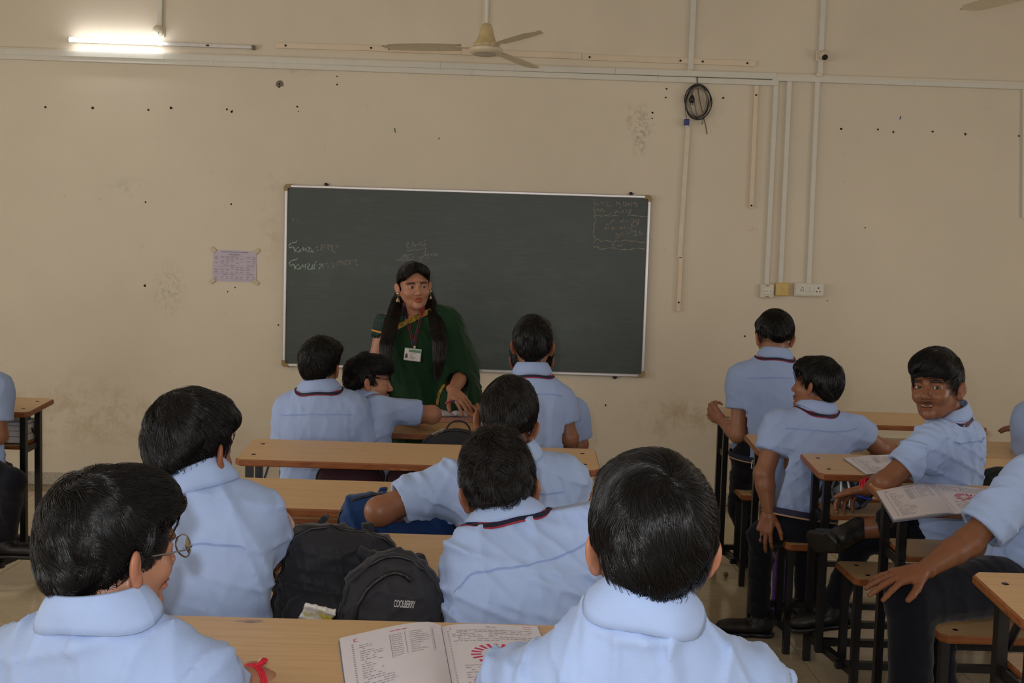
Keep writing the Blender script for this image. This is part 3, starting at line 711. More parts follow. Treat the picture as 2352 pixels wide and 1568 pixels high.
# ================================================================== sculpting toolkit: signed distance shapes, meshed by surface nets
class Sculpt:
    def __init__(s, lo, hi, h):
        s.lo = np.array(lo, np.float32); s.h = float(h)
        s.n = np.maximum(3, np.ceil((np.array(hi) - np.array(lo)) / h).astype(int) + 1)
        s.F = np.full(tuple(s.n), 0.5, np.float32)
    def block(s, lo, hi):
        a = np.clip(np.floor((np.array(lo) - s.lo) / s.h).astype(int), 0, s.n); b = np.clip(np.ceil((np.array(hi) - s.lo) / s.h).astype(int) + 1, 0, s.n)
        if np.any(b <= a): return None, None
        sl = tuple(slice(i, j) for i, j in zip(a, b))
        ax = [(s.lo[d] + s.h * np.arange(a[d], b[d])).astype(np.float32) for d in range(3)]
        return sl, np.stack(np.meshgrid(*ax, indexing='ij'), -1)
    def put(s, fn, lo, hi, k=0.0, op='+'):
        m = k + 2.5 * s.h
        sl, P = s.block(np.array(lo) - m, np.array(hi) + m)
        if sl is None: return s
        d = fn(P); F = s.F[sl]
        if op == '+':
            if k > 0:
                hh = np.maximum(k - np.abs(F - d), 0) / k; s.F[sl] = np.minimum(F, d) - hh * hh * k * .25
            else: s.F[sl] = np.minimum(F, d)
        else:
            d = -d
            if k > 0:
                hh = np.maximum(k - np.abs(F - d), 0) / k; s.F[sl] = np.maximum(F, d) + hh * hh * k * .25
            else: s.F[sl] = np.maximum(F, d)
        return s
    def ell(s, c, r, k=0.0, op='+', R=None):
        c = np.array(c, np.float32); r = np.array(r, np.float32)
        e = r if R is None else np.sqrt(((np.array(R) * r) ** 2).sum(1))
        return s.put(lambda P: f_ell(P, c, r, R), c - e, c + e, k, op)
    def cone(s, a, b, ra, rb, k=0.0, op='+'):
        a = np.array(a, np.float32); b = np.array(b, np.float32); r = max(ra, rb)
        return s.put(lambda P: f_cone(P, a, b, ra, rb), np.minimum(a, b) - r, np.maximum(a, b) + r, k, op)
    def disp(s, fn, band=0.03):
        idx = np.nonzero(np.abs(s.F) < band)
        P = s.lo + s.h * np.stack(idx, -1).astype(np.float32)
        s.F[idx] += fn(P).astype(np.float32); return s
    def cut(s, p, n):
        """keep the side the normal n points away from"""
        ax = [(s.lo[d] + s.h * np.arange(s.n[d])).astype(np.float32) for d in range(3)]
        d = ((ax[0] - p[0]) * n[0])[:, None, None] + ((ax[1] - p[1]) * n[1])[None, :, None] + ((ax[2] - p[2]) * n[2])[None, None, :]
        s.F = np.maximum(s.F, d.astype(np.float32)); return s
    def mesh(s):
        F = s.F; F[0] = F[-1] = 0.5; F[:, 0] = F[:, -1] = 0.5; F[:, :, 0] = F[:, :, -1] = 0.5
        I = (F < 0)
        cnt = np.zeros(tuple(s.n - 1), np.uint8)
        C8 = [(i, j, k) for i in (0, 1) for j in (0, 1) for k in (0, 1)]
        N = s.n
        for i, j, k in C8: cnt += I[i:N[0] - 1 + i, j:N[1] - 1 + j, k:N[2] - 1 + k]
        act = (cnt > 0) & (cnt < 8); idx = np.argwhere(act)
        ids = np.full(act.shape, -1, np.int32); ids[act] = np.arange(len(idx))
        acc = np.zeros((len(idx), 3), np.float32); num = np.zeros(len(idx), np.float32)
        for a in C8:
            for ax in range(3):
                if a[ax] == 1: continue
                b = list(a); b[ax] = 1
                fa = F[idx[:, 0] + a[0], idx[:, 1] + a[1], idx[:, 2] + a[2]]; fb = F[idx[:, 0] + b[0], idx[:, 1] + b[1], idx[:, 2] + b[2]]
                cr = (fa < 0) != (fb < 0); t = np.where(cr, fa / np.where(cr, fa - fb, 1), 0)
                p = np.tile(np.array(a, np.float32), (len(idx), 1)); p[:, ax] += t
                acc[cr] += p[cr]; num[cr] += 1
        V = s.lo + s.h * (idx + acc / np.maximum(num, 1)[:, None])
        Q = []
        for ax in range(3):
            o1, o2 = [(1, 2), (2, 0), (0, 1)][ax]
            A = I; sl0 = [slice(None)] * 3; sl1 = [slice(None)] * 3; sl0[ax] = slice(0, -1); sl1[ax] = slice(1, None)
            ch = A[tuple(sl0)] != A[tuple(sl1)]
            e = np.argwhere(ch); ok = (e[:, o1] > 0) & (e[:, o2] > 0) & (e[:, o1] < N[o1] - 1) & (e[:, o2] < N[o2] - 1); e = e[ok]
            if not len(e): continue
            def cid(d1, d2):
                q = e.copy(); q[:, o1] += d1; q[:, o2] += d2; return ids[q[:, 0], q[:, 1], q[:, 2]]
            q = np.stack([cid(-1, -1), cid(0, -1), cid(0, 0), cid(-1, 0)], 1)
            fl = ~A[e[:, 0], e[:, 1], e[:, 2]]; q[fl] = q[fl][:, ::-1]
            Q.append(q)
        Q = np.concatenate(Q) if Q else np.zeros((0, 4), int)
        return V.astype(np.float64), Q[(Q >= 0).all(1)]
def f_ell(P, c, r, R=None):
    q = P - c
    if R is not None: q = q @ np.array(R, np.float32)
    k0 = np.sqrt(((q / r) ** 2).sum(-1)); k1 = np.sqrt(((q / (r * r)) ** 2).sum(-1))
    return k0 * (k0 - 1) / np.maximum(k1, 1e-6)
def f_cone(P, a, b, ra, rb):
    d = b - a; L2 = float(d @ d) + 1e-12
    t = np.clip(((P - a) @ d) / L2, 0, 1)
    return np.sqrt(((P - a - t[..., None] * d) ** 2).sum(-1)) - (ra + (rb - ra) * t)
def f_tube(P, A, B, lat, prof, pw=2.3):
    """elliptic tube along A->B; prof rows (t, half width, half depth, depth shift)"""
    A = np.array(A, np.float32); ax = np.array(B, np.float32) - A; L = float(np.linalg.norm(ax)); ax = ax / L
    lat = np.array(lat, np.float32); lat = lat - ax * (lat @ ax); lat /= np.linalg.norm(lat); dep = np.cross(ax, lat).astype(np.float32)
    q = P - A; t = (q @ ax) / L; tc = np.clip(t, prof[0][0], prof[-1][0])
    pr = np.array(prof)
    fine = np.linspace(prof[0][0], prof[-1][0], 60)
    def sm(col):
        y = np.interp(fine, pr[:, 0], pr[:, col]); y2 = np.convolve(np.pad(y, 3, 'edge'), np.ones(7) / 7, 'valid'); return np.interp(tc, fine, y2).astype(np.float32)
    rx, ry, oy = sm(1), sm(2), sm(3)
    u = (q @ lat) / rx; v = ((q @ dep) - oy) / ry
    rr = (np.abs(u) ** pw + np.abs(v) ** pw) ** (1 / pw)
    d = (rr - 1) * np.minimum(rx, ry)
    e = np.abs(t - tc) * L
    return np.where(e > 0, np.sqrt(np.maximum(d, 0) ** 2 + e ** 2) + np.minimum(d, 0) * (e <= 0), d).astype(np.float32)
def bbox(pts, r): pts = np.array(pts); return pts.min(0) - r, pts.max(0) + r

def raw_mesh(name, V, Q, mats, parent, smooth=True, mi=None, col=None):
    me = bpy.data.meshes.new(name)
    if parent is not None:
        wl = world_loc(parent); V = V - np.array([wl.x, wl.y, wl.z])
    n, m, w = len(V), len(Q), Q.shape[1]
    me.vertices.add(n); me.vertices.foreach_set('co', V.astype(np.float32).ravel())
    me.loops.add(m * w); me.loops.foreach_set('vertex_index', Q.astype(np.int32).ravel())
    me.polygons.add(m); me.polygons.foreach_set('loop_start', np.arange(0, m * w, w, dtype=np.int32))
    for mt in (mats if isinstance(mats, (list, tuple)) else [mats]): me.materials.append(mt)
    if mi is not None: me.polygons.foreach_set('material_index', mi.astype(np.int32))
    if col is not None:
        at_ = me.attributes.new('tone', 'FLOAT_COLOR', 'POINT'); c4 = np.ones((n, 4), np.float32); c4[:, :3] = col; at_.data.foreach_set('color', c4.ravel())
    me.update(calc_edges=True); me.validate()
    if smooth: me.shade_smooth()
    o = bpy.data.objects.new(name, me); link(o)
    if parent is not None: o.parent = parent
    return o

# ------------------------------------------------------------------ materials of people
def mat_skin(name, base):
    t = NT(name); v = t.coords('Object')
    a = t.node('ShaderNodeAttribute', attribute_name='tone')
    n = t.noise(v, 40, 4, .6)
    mul = t.ramp(n, [(0.3, (0.92, 0.90, 0.88)), (0.7, (1.05, 1.05, 1.05))])
    c = t.mix(1.0, a.outputs['Color'], mul, 'MULTIPLY'); c = t.mix(1.0, c, base, 'MULTIPLY')
    t.color(c); t.set(Roughness=0.40); t.b.inputs['Specular IOR Level'].default_value = 0.35
    t.bump(t.noise(v, 350, 2), 0.08, 0.001); return t.m
def mat_cloth(name, col, weave=0.0, rough=0.85, ws=1300):
    t = NT(name); v = t.coords('Object')
    n = t.noise(v, 9, 4, .6)
    lo = tuple(c * .95 for c in col[:3]) + (1,); hi = tuple(min(1, c * 1.04) for c in col[:3]) + (1,)
    c = t.ramp(n, [(0.3, lo), (0.7, hi)])
    f = t.noise(v, 26, 5, .6)
    h = f
    if weave:                                      # fine diagonal dobby weave
        w1 = t.node('ShaderNodeTexWave', wave_type='BANDS', bands_direction='DIAGONAL'); w1.inputs['Scale'].default_value = ws * .1; w1.inputs['Distortion'].default_value = .4
        t.link(v, w1.inputs[0])
        mp = t.coords('Object', (1, 1, 1), (0.0, 1.2, 0.9))
        w2 = t.node('ShaderNodeTexWave', wave_type='BANDS', bands_direction='DIAGONAL'); w2.inputs['Scale'].default_value = ws * .1; w2.inputs['Distortion'].default_value = .4
        t.link(mp, w2.inputs[0])
        w = t.math('MULTIPLY', w1.outputs['Fac'], w2.outputs['Fac'])
        c = t.mix(t.math('MULTIPLY', w, weave), c, tuple(min(1, x * 1.22) for x in col[:3]) + (1,))
        h = t.math('ADD', t.math('MULTIPLY', f, 1.0), t.math('MULTIPLY', w, 0.10))
    t.color(c); t.set(Roughness=rough); t.b.inputs['Specular IOR Level'].default_value = 0.15
    t.b.inputs['Sheen Weight'].default_value = 0.12; t.b.inputs['Sheen Roughness'].default_value = .5
    t.bump(h, 0.22, 0.006); return t.m
def mat_hair(name, col, rough=.33):
    t = NT(name); t.color(col); t.set(Roughness=rough); t.b.inputs['Specular IOR Level'].default_value = 0.42
    return t.m
SKIN = {k: mat_skin('skin_' + k, c) for k, c in (('tan', srgb(172, 122, 96)), ('brown', srgb(146, 99, 74)), ('deep', srgb(134, 88, 62)))}
M_SHIRT = mat_cloth('pale_blue_shirting', srgb(166, 188, 230), .22)
M_SHIRTF = mat_cloth('pale_blue_shirting_far', srgb(158, 178, 220), 0)
M_NAVY = mat_cloth('navy_trouser_cloth', srgb(22, 24, 34), 0, .9)
M_SHOE = plain('black_shoe_leather', srgb(26, 25, 27), .45, .5, 0, .15, 30)
M_HAIR = mat_hair('black_hair', (0.0045, 0.004, 0.0042, 1), .25); M_HAIRB = mat_hair('brown_black_hair', (0.008, 0.0055, 0.0045, 1), .36)
M_SCALP = plain('hair_mass', (0.006, 0.0052, 0.005, 1), .7, .12)
M_LANY = plain('navy_lanyard', srgb(32, 32, 52), .6, .3); M_LANYR = plain('red_lanyard_edge', srgb(150, 40, 58), .6, .3)
M_TANLINE = plain('tan_belt_edge', srgb(186, 150, 116), .6, .3); M_BELT = plain('navy_belt', srgb(36, 38, 66), .6, .3)
M_WHITEPL = plain('white_plastic', srgb(226, 226, 226), .4, .5)
M_SCLERA = plain('eye_white', srgb(176, 164, 156), .25, .5, 0, .01); M_IRIS = plain('dark_brown_iris', srgb(38, 22, 16), .15, .6)
M_TEETH = plain('teeth', srgb(176, 166, 152), .3, .5)
M_SEAM = plain('shirt_seam_thread', srgb(140, 162, 213), .9, .1)

# ------------------------------------------------------------------ head
def head_frame(c, yaw, pitch, roll, s):
    R = rotz(math.radians(yaw)) @ roty(math.radians(roll)) @ rotx(-math.radians(pitch))
    return np.array(c, float), R * s
def sculpt_head(h, face=True, smile=False, neck_to=None, female=False, wide=1.0):
    """local: x right, y forward, z up; origin at the middle of the skull at ear height. neck_to: local point of the neck base"""
    lo = np.array([-.105, -.13, -.15]); hi = np.array([.105, .135, .13])
    if neck_to is not None: lo = np.minimum(lo, neck_to - .075); hi = np.maximum(hi, neck_to + .02)
    S = Sculpt(lo, hi, h)
    S.ell((0, -.014, .03), (.0725, .091, .079))
    S.ell((0, .03, -.025), (.0565 * wide, .060, .080), .03)
    S.cone((0, .015, -.055), (0, .066, -.097), .042 * wide, .0195 * wide, .03)
    for sx in (-1, 1):
        S.cone((sx * .048 * wide, -.005, -.045), (sx * .022 * wide, .045, -.090), .016, .016, .025)
        S.ell((sx * .033 * wide, .058, -.034), (.025, .026, .022), .02)
    S.ell((0, .078, .016), (.048, .014, .010), .02)
    if face:
        S.cone((0, .086, .004), (0, .107, -.032), .0075, .0105, .012)
        S.ell((0, .108, -.036), (.0105, .009, .008), .006)
        for sx in (-1, 1):
            S.ell((sx * .0115, .098, -.039), (.0078, .0105, .0065), .006)
            S.ell((sx * .032, .096, -.003), (.0165, .013, .010), .014, '-')
            S.ell((sx * .0315, .0735, -.004), (.0150, .0142, .0138), .004)
            S.ell((sx * .0315, .088, -.0045), (.0142, .0125, .0050 if not smile else .0042), .002, '-')
            S.ell((sx * .006, .104, -.0445), (.0035, .004, .003), .002, '-')
        if smile:
            S.ell((0, .0915, -.0622), (.026, .0115, .0048), .006); S.ell((0, .089, -.0772), (.022, .0125, .0070), .007)
            [S.ell((x_, .099 - 9 * x_ * x_, -.0700 + 11 * x_ * x_), (.0065, .013, .0034 - 3 * x_ * x_), .0015, '-') for x_ in np.linspace(-.021, .021, 9)]
            for sx in (-1, 1): S.ell((sx * .034, .068, -.040), (.018, .016, .016), .016)
        else:
            S.ell((0, .0925, -.0625), (.0235, .0115, .0052), .005); S.ell((0, .091, -.0735), (.0200, .012, .0072), .006)
            S.ell((0, .1035, -.0682), (.021, .0035, .0012), .002, '-')
        S.ell((0, .083, -.099), (.017, .016, .014), .018)
    for sx in (-1, 1):                                   # ears
        Re = rotz(sx * .62) @ rotx(.22)
        S.ell((sx * .0845, -.015, -.012), (.0068, .0172, .0272), .006, '+', Re)
        S.ell((sx * .079, -.006, -.036), (.0075, .011, .013), .008, '+', Re)
        S.ell((sx * .0925, -.006, -.008), (.0065, .0105, .018), .004, '-', Re)
    if neck_to is not None:
        nb = np.array(neck_to, float)
        S.cone((0, -.018, -.05), nb, .050 if not female else .046, .055 if not female else .05, .03)
    V, Q = S.mesh()
    return V, Q
def tone_head(V, brows=True, moust=0.0, lips=(0.80, 0.52, 0.55), fade=None):
    c = np.ones((len(V), 3))
    x, y, z = V[:, 0], V[:, 1], V[:, 2]
    sm = lambda d, w: np.clip(.5 - d / w, 0, 1)
    def blend(mask, col):
        nonlocal c; m = mask[:, None]; c = c * (1 - m) + np.array(col) * m
    f = y > .05
    if lips is not None:
        e = np.sqrt((x / .025) ** 2 + ((z + .068) / .0115) ** 2) - 1; blend(sm(e, .35) * f * (y > .08), lips)
    if brows:
        zb = .0150 - 2.2 * (np.abs(x) - .030) ** 2 * 2.2 + .0022
        e = np.maximum(np.abs(z - zb) / .0050, np.abs(np.abs(x) - .032) / .021) - 1; blend(sm(e, .5) * f, (0.10, 0.08, 0.08))
    eL = np.sqrt(((np.abs(x) - .0315) / .015) ** 2 + ((z + .0035) / .0068) ** 2) - 1; blend(sm(eL, .3) * f * .6, (0.25, 0.2, 0.2))
    if moust > 0:
        e = np.sqrt((x / .028) ** 2 + ((z + .0545 + .25 * np.abs(x) * .35) / .0048) ** 2) - 1; blend(sm(e, .6) * f * moust, (0.22, 0.17, 0.16))
    e = np.sqrt(((np.abs(x) - .006) / .004) ** 2 + ((z + .0455) / .003) ** 2) - 1; blend(sm(e, .5) * (y > .09) * .7, (0.3, 0.2, 0.2))
    red = ((np.abs(x) > .07) & (z < .03) & (z > -.05) & (np.abs(y + .01) < .03)); c[red] *= np.array([1.05, .93, .90])
    if fade is not None:                                # clipped stubble on nape and sides
        m = np.clip((z - fade[0]) / (fade[1] - fade[0]), 0, 1) * (y < .0) * (np.abs(x) < .0745) * fade[2]
        blend(m, (0.13, 0.11, 0.11))
    return c

# ------------------------------------------------------------------ hair
def hair_shell_fn(st):
    th, tt = st.get('side', .012), st.get('top', .020)
    a_c = np.array([st.get('dx', 0), -.016, .030]); a_r = np.array([.0725 + th, .091 + st.get('back', .013), .079 + tt])
    n_c = np.array([0, -.052, -.022]); n_r = np.array([.060 + th * .3, .052 + th * .3, .060])
    f_c = np.array([st.get('fx', 0), .052, .066]); f_r = np.array([.066 + th * .5, .045 + st.get('front', .01), .040 + tt * .5])
    def H(P):
        a = f_ell(P, a_c, a_r); b = f_ell(P, n_c, n_r); k = .03
        hh = np.maximum(k - np.abs(a - b), 0) / k; d = np.minimum(a, b) - hh * hh * k * .25
        b = f_ell(P, f_c, f_r); hh = np.maximum(k - np.abs(d - b), 0) / k; return np.minimum(d, b) - hh * hh * k * .25
    return H
def hair_line(st):
    nape = st.get('nape', -.085); fr = st.get('fringe', .050)
    ys = np.array([-.13, -.075, -.045, -.030, -.018, .004, .016, .030, .050, .075, .13]); zs = np.array([nape, nape, nape * .75 - .004, st.get('behind', -.03), .012, st.get('burn', -.018), st.get('burn', -.018) + .006, .034, fr - .004, fr, fr])
    return lambda y, x=0: np.interp(y, ys, zs) + np.clip(-(y + .03) / .03, 0, 1) * (np.abs(x) / .06) ** 2 * st.get('scoop', .040) - np.clip((y - .02) / .03, 0, 1) * np.minimum(np.abs(x) / .05, 1.2) ** 1.5 * st.get('peak', 0)
def make_hair(root, c, R, st, seed, n=3000, rad=.0006, h=.004, seg=7):
    H = hair_shell_fn(st); zl = hair_line(st); rng = np.random.default_rng(seed)
    s = np.linalg.norm(R[:, 0])
    S = Sculpt((-.115, -.145, -.13), (.115, .135, .165), h)
    wob = rng.normal(size=(6, 3)) * 55; ph = rng.uniform(0, 6.28, 6)
    def F(P):
        d = H(P).astype(np.float32)
        for i in range(6): d = d + .0011 * np.sin(P @ wob[i].astype(np.float32) + ph[i])
        cut = (zl(P[..., 1], P[..., 0]) - P[..., 2]).astype(np.float32) * .8
        return np.maximum(d + .002 + .011 * np.clip(1 + cut / .03, 0, 1) ** 2, cut)
    S.put(F, (-.115, -.145, -.13), (.115, .135, .165))
    V, Q = S.mesh()
    shell = raw_mesh('hair', V @ R.T + c, Q, M_SCALP, root)
    # strands
    d = rng.normal(size=(int(n * 2.2), 3)); d /= np.linalg.norm(d, axis=1)[:, None]
    cen = np.array([0, -.012, .028]); lo = np.full(len(d), .04); hi = np.full(len(d), .17)
    for _ in range(16):
        mid = (lo + hi) / 2; ins = H(cen + d * mid[:, None]) < 0; lo = np.where(ins, mid, lo); hi = np.where(ins, hi, mid)
    P = cen + d * lo[:, None]
    keep = P[:, 2] > zl(P[:, 1], P[:, 0]) + rng.normal(size=len(P)) * .005 + .003
    P = P[keep][:n]; m = len(P)
    wh = np.array(st.get('whorl', (.012, -.075, .095)))
    G = rng.normal(size=(st.get('clumps', 260), 3)); G /= np.linalg.norm(G, axis=1)[:, None]
    du = (P - cen) / np.linalg.norm(P - cen, axis=1)[:, None]
    cl = np.argmax(du @ G.T, axis=1); cang = rng.normal(size=len(G)) * st.get('mess', .35); clift = rng.uniform(.2, 1.0, len(G))
    ang = cang[cl] + rng.normal(size=m) * .06
    L = st.get('len', .055) * rng.uniform(.65, 1.2, m)
    lowz = np.clip((P[:, 2] + .08) / .10, .25, 1); L *= lowz
    lift = st.get('lift', .006) * clift[cl] * rng.uniform(.3, 1.2, m)
    comb = np.array(st.get('comb', (0, .35, -.55)))
    pts = np.zeros((m, seg, 3)); p = P.copy(); e = .0015
    def grad(p):
        g = np.stack([H(p + np.array(q) * e) - H(p - np.array(q) * e) for q in ((1, 0, 0), (0, 1, 0), (0, 0, 1))], 1)
        return g / (np.linalg.norm(g, axis=1)[:, None] + 1e-9)
    for i in range(seg):
        pts[:, i] = p
        nrm = grad(p); t = p - wh; t = t / (np.linalg.norm(t, axis=1)[:, None] + 1e-6)
        t = t + comb + np.sign(p[:, 0:1]) * np.array([st.get('part', 0), -st.get('part', 0), 0]) + np.array([0, 0, -1]) * np.clip(-p[:, 2:3] / .05 + .2, 0, 1.2)
        t -= nrm * (t * nrm).sum(1)[:, None]; t /= np.linalg.norm(t, axis=1)[:, None] + 1e-9
        b = np.cross(nrm, t); a = (ang + st.get('swirl', .35))[:, None]; t = t * np.cos(a) + b * np.sin(a)
        p = p + t * (L / (seg - 1))[:, None]
        want = -.0015 + lift * math.sin(math.pi * min(1, (i + 1) / (seg - 1) * .75 + .05)) + (lift * .5 * ((i + 1) / (seg - 1)) ** 3)
        edge = np.clip(1 - (p[:, 2] - zl(p[:, 1], p[:, 0])) / .03, 0, 1); want = want - .009 * edge ** 2
        hang = (p[:, 2] < zl(p[:, 1], p[:, 0]) - .004)
        corr = (H(p) - want)
        p = p - nrm * np.where(hang, np.clip(corr, -.004, .0), np.clip(corr, -.02, .02))[:, None]
    if st.get('stop'):
        for i in range(1, seg):
            bad = (pts[:, i, 2] < zl(pts[:, i, 1], pts[:, i, 0])) & (pts[:, i, 1] > -.02); pts[bad, i] = pts[bad, i - 1] + rng.normal(size=(bad.sum(), 3)) * .0004
    rr = np.linspace(1, .35, seg)[None, :] * rng.uniform(.7, 1.25, m)[:, None] * rad
    strand_curves('strands', (pts.reshape(-1, 3) @ R.T + c), rr.ravel(), m, seg, st.get('mat', M_HAIR), shell, root)
    return shell
def strand_curves(name, P, rr, m, seg, mat, parent, root):
    cu = bpy.data.hair_curves.new(name); cu.add_curves([seg] * m)
    wl = world_loc(parent) if parent is not None else Vector((0, 0, 0)); P = P - np.array([wl.x, wl.y, wl.z])
    cu.attributes['position'].data.foreach_set('vector', P.astype(np.float32).ravel())
    ra = cu.attributes.get('radius') or cu.attributes.new('radius', 'FLOAT', 'POINT')
    ra.data.foreach_set('value', rr.astype(np.float32))
    cu.materials.append(mat); o = bpy.data.objects.new(name, cu); link(o); o.parent = parent; o['kind'] = 'stuff'
    return o

# ------------------------------------------------------------------ hands
def sculpt_hand(S, w, d, up, side, s=1.0, curl=(.35, .3, .35, .45), spread=.12, thumb=(.5, .4), bend=0.0):
    """w wrist point, d finger direction, up back of the hand, side = +1 when the thumb lies at d x up"""
    d = np.array(d, float); d /= np.linalg.norm(d); up = np.array(up, float); up -= d * (up @ d); up /= np.linalg.norm(up); x = np.cross(d, up) * side
    w = np.array(w, float)
    P = lambda a, b, c_: w + s * (x * a + d * b + up * c_)
    S.cone(w - d * .02 * s, P(0, .02, 0), .023 * s, .022 * s, .012)
    for a0, a1 in ((.017, .026), (.006, .010), (-.006, -.009), (-.016, -.026)): S.cone(P(a0, .012, 0), P(a1, .078, .002), .0150 * s, .0105 * s, .012)
    base = [(.026, .080, .003, .040, .024, .018), (.009, .085, .005, .045, .028, .019), (-.009, .081, .003, .042, .026, .018), (-.026, .072, .0, .033, .020, .016)]
    for i, (bx, by, bz, l1, l2, l3) in enumerate(base):
        an = (1.5 - i) * spread; fd = d * math.cos(an) + x * math.sin(an); p = P(bx, by, bz); t = bend
        r = (.0088, .0092, .0087, .0076)[i] * s
        for k, l in enumerate((l1, l2, l3)):
            t += curl[i] * (1.0, 1.15, .8)[k]
            q = p + (fd * math.cos(t) - up * math.sin(t)) * l * s
            S.cone(p, q, r * (1, .93, .86)[k], r * (.95, .88, .72)[k], .0035); p = q
    tb = P(.022, .018, -.004); td = d * math.cos(.75) + x * math.sin(.75); a, b = thumb
    p1 = tb + (td * math.cos(.15) - up * math.sin(.25)) * .040 * s; S.cone(tb, p1, .0145 * s, .0115 * s, .01)
    d2 = td * math.cos(a) + (d * .8 - up * .45) * math.sin(a); d2 /= np.linalg.norm(d2); p2 = p1 + d2 * .030 * s; S.cone(p1, p2, .0108 * s, .0098 * s, .004)
    d3 = d2 * math.cos(b) + (d - up * .3 - x * .2) * math.sin(b); d3 /= np.linalg.norm(d3); S.cone(p2, p2 + d3 * .024 * s, .0098 * s, .0076 * s, .004)

# ------------------------------------------------------------------ cloth folds
def folds(seed, amp, dirs, wl, centers=()):
    rng = np.random.default_rng(seed); W = []
    for d in dirs:
        for _ in range(2):
            v = np.array(d, float) + rng.normal(size=3) * .22; v /= np.linalg.norm(v); L = wl * rng.uniform(.65, 1.5)
            W.append((v * 2 * math.pi / L, rng.uniform(0, 6.28), rng.uniform(.5, 1.0)))
    K = rng.normal(size=(3, 3)) * 4
    def fn(P):
        P = P.astype(np.float64); wv = np.stack([np.sin(P @ K[i] + i) for i in range(3)], -1) * .035
        Pw = P + wv; d = np.zeros(len(P))
        for v, ph, a in W:
            sv = np.sin(Pw @ v + ph); msk = .5 + .5 * np.sin(P @ (v[[1, 2, 0]] * .20) + ph * 2)
            d += a * msk * (np.maximum(0, 1 - np.abs(sv) * 1.9) ** 1.5 * 1.4 - .35)
        d *= amp / max(1, len(W)) * 5.0
        for c, n, r, am in centers:
            q = P - np.array(c); rr = np.linalg.norm(q, axis=1); u = np.arctan2(q[:, 2], q[:, 0] + .6 * q[:, 1])
            d += am * np.sin(u * n + rr * 14) * np.exp(-(rr / r) ** 2) * np.clip(rr / .03, 0, 1)
        return -np.clip(d, -.008, .008)
    return fn

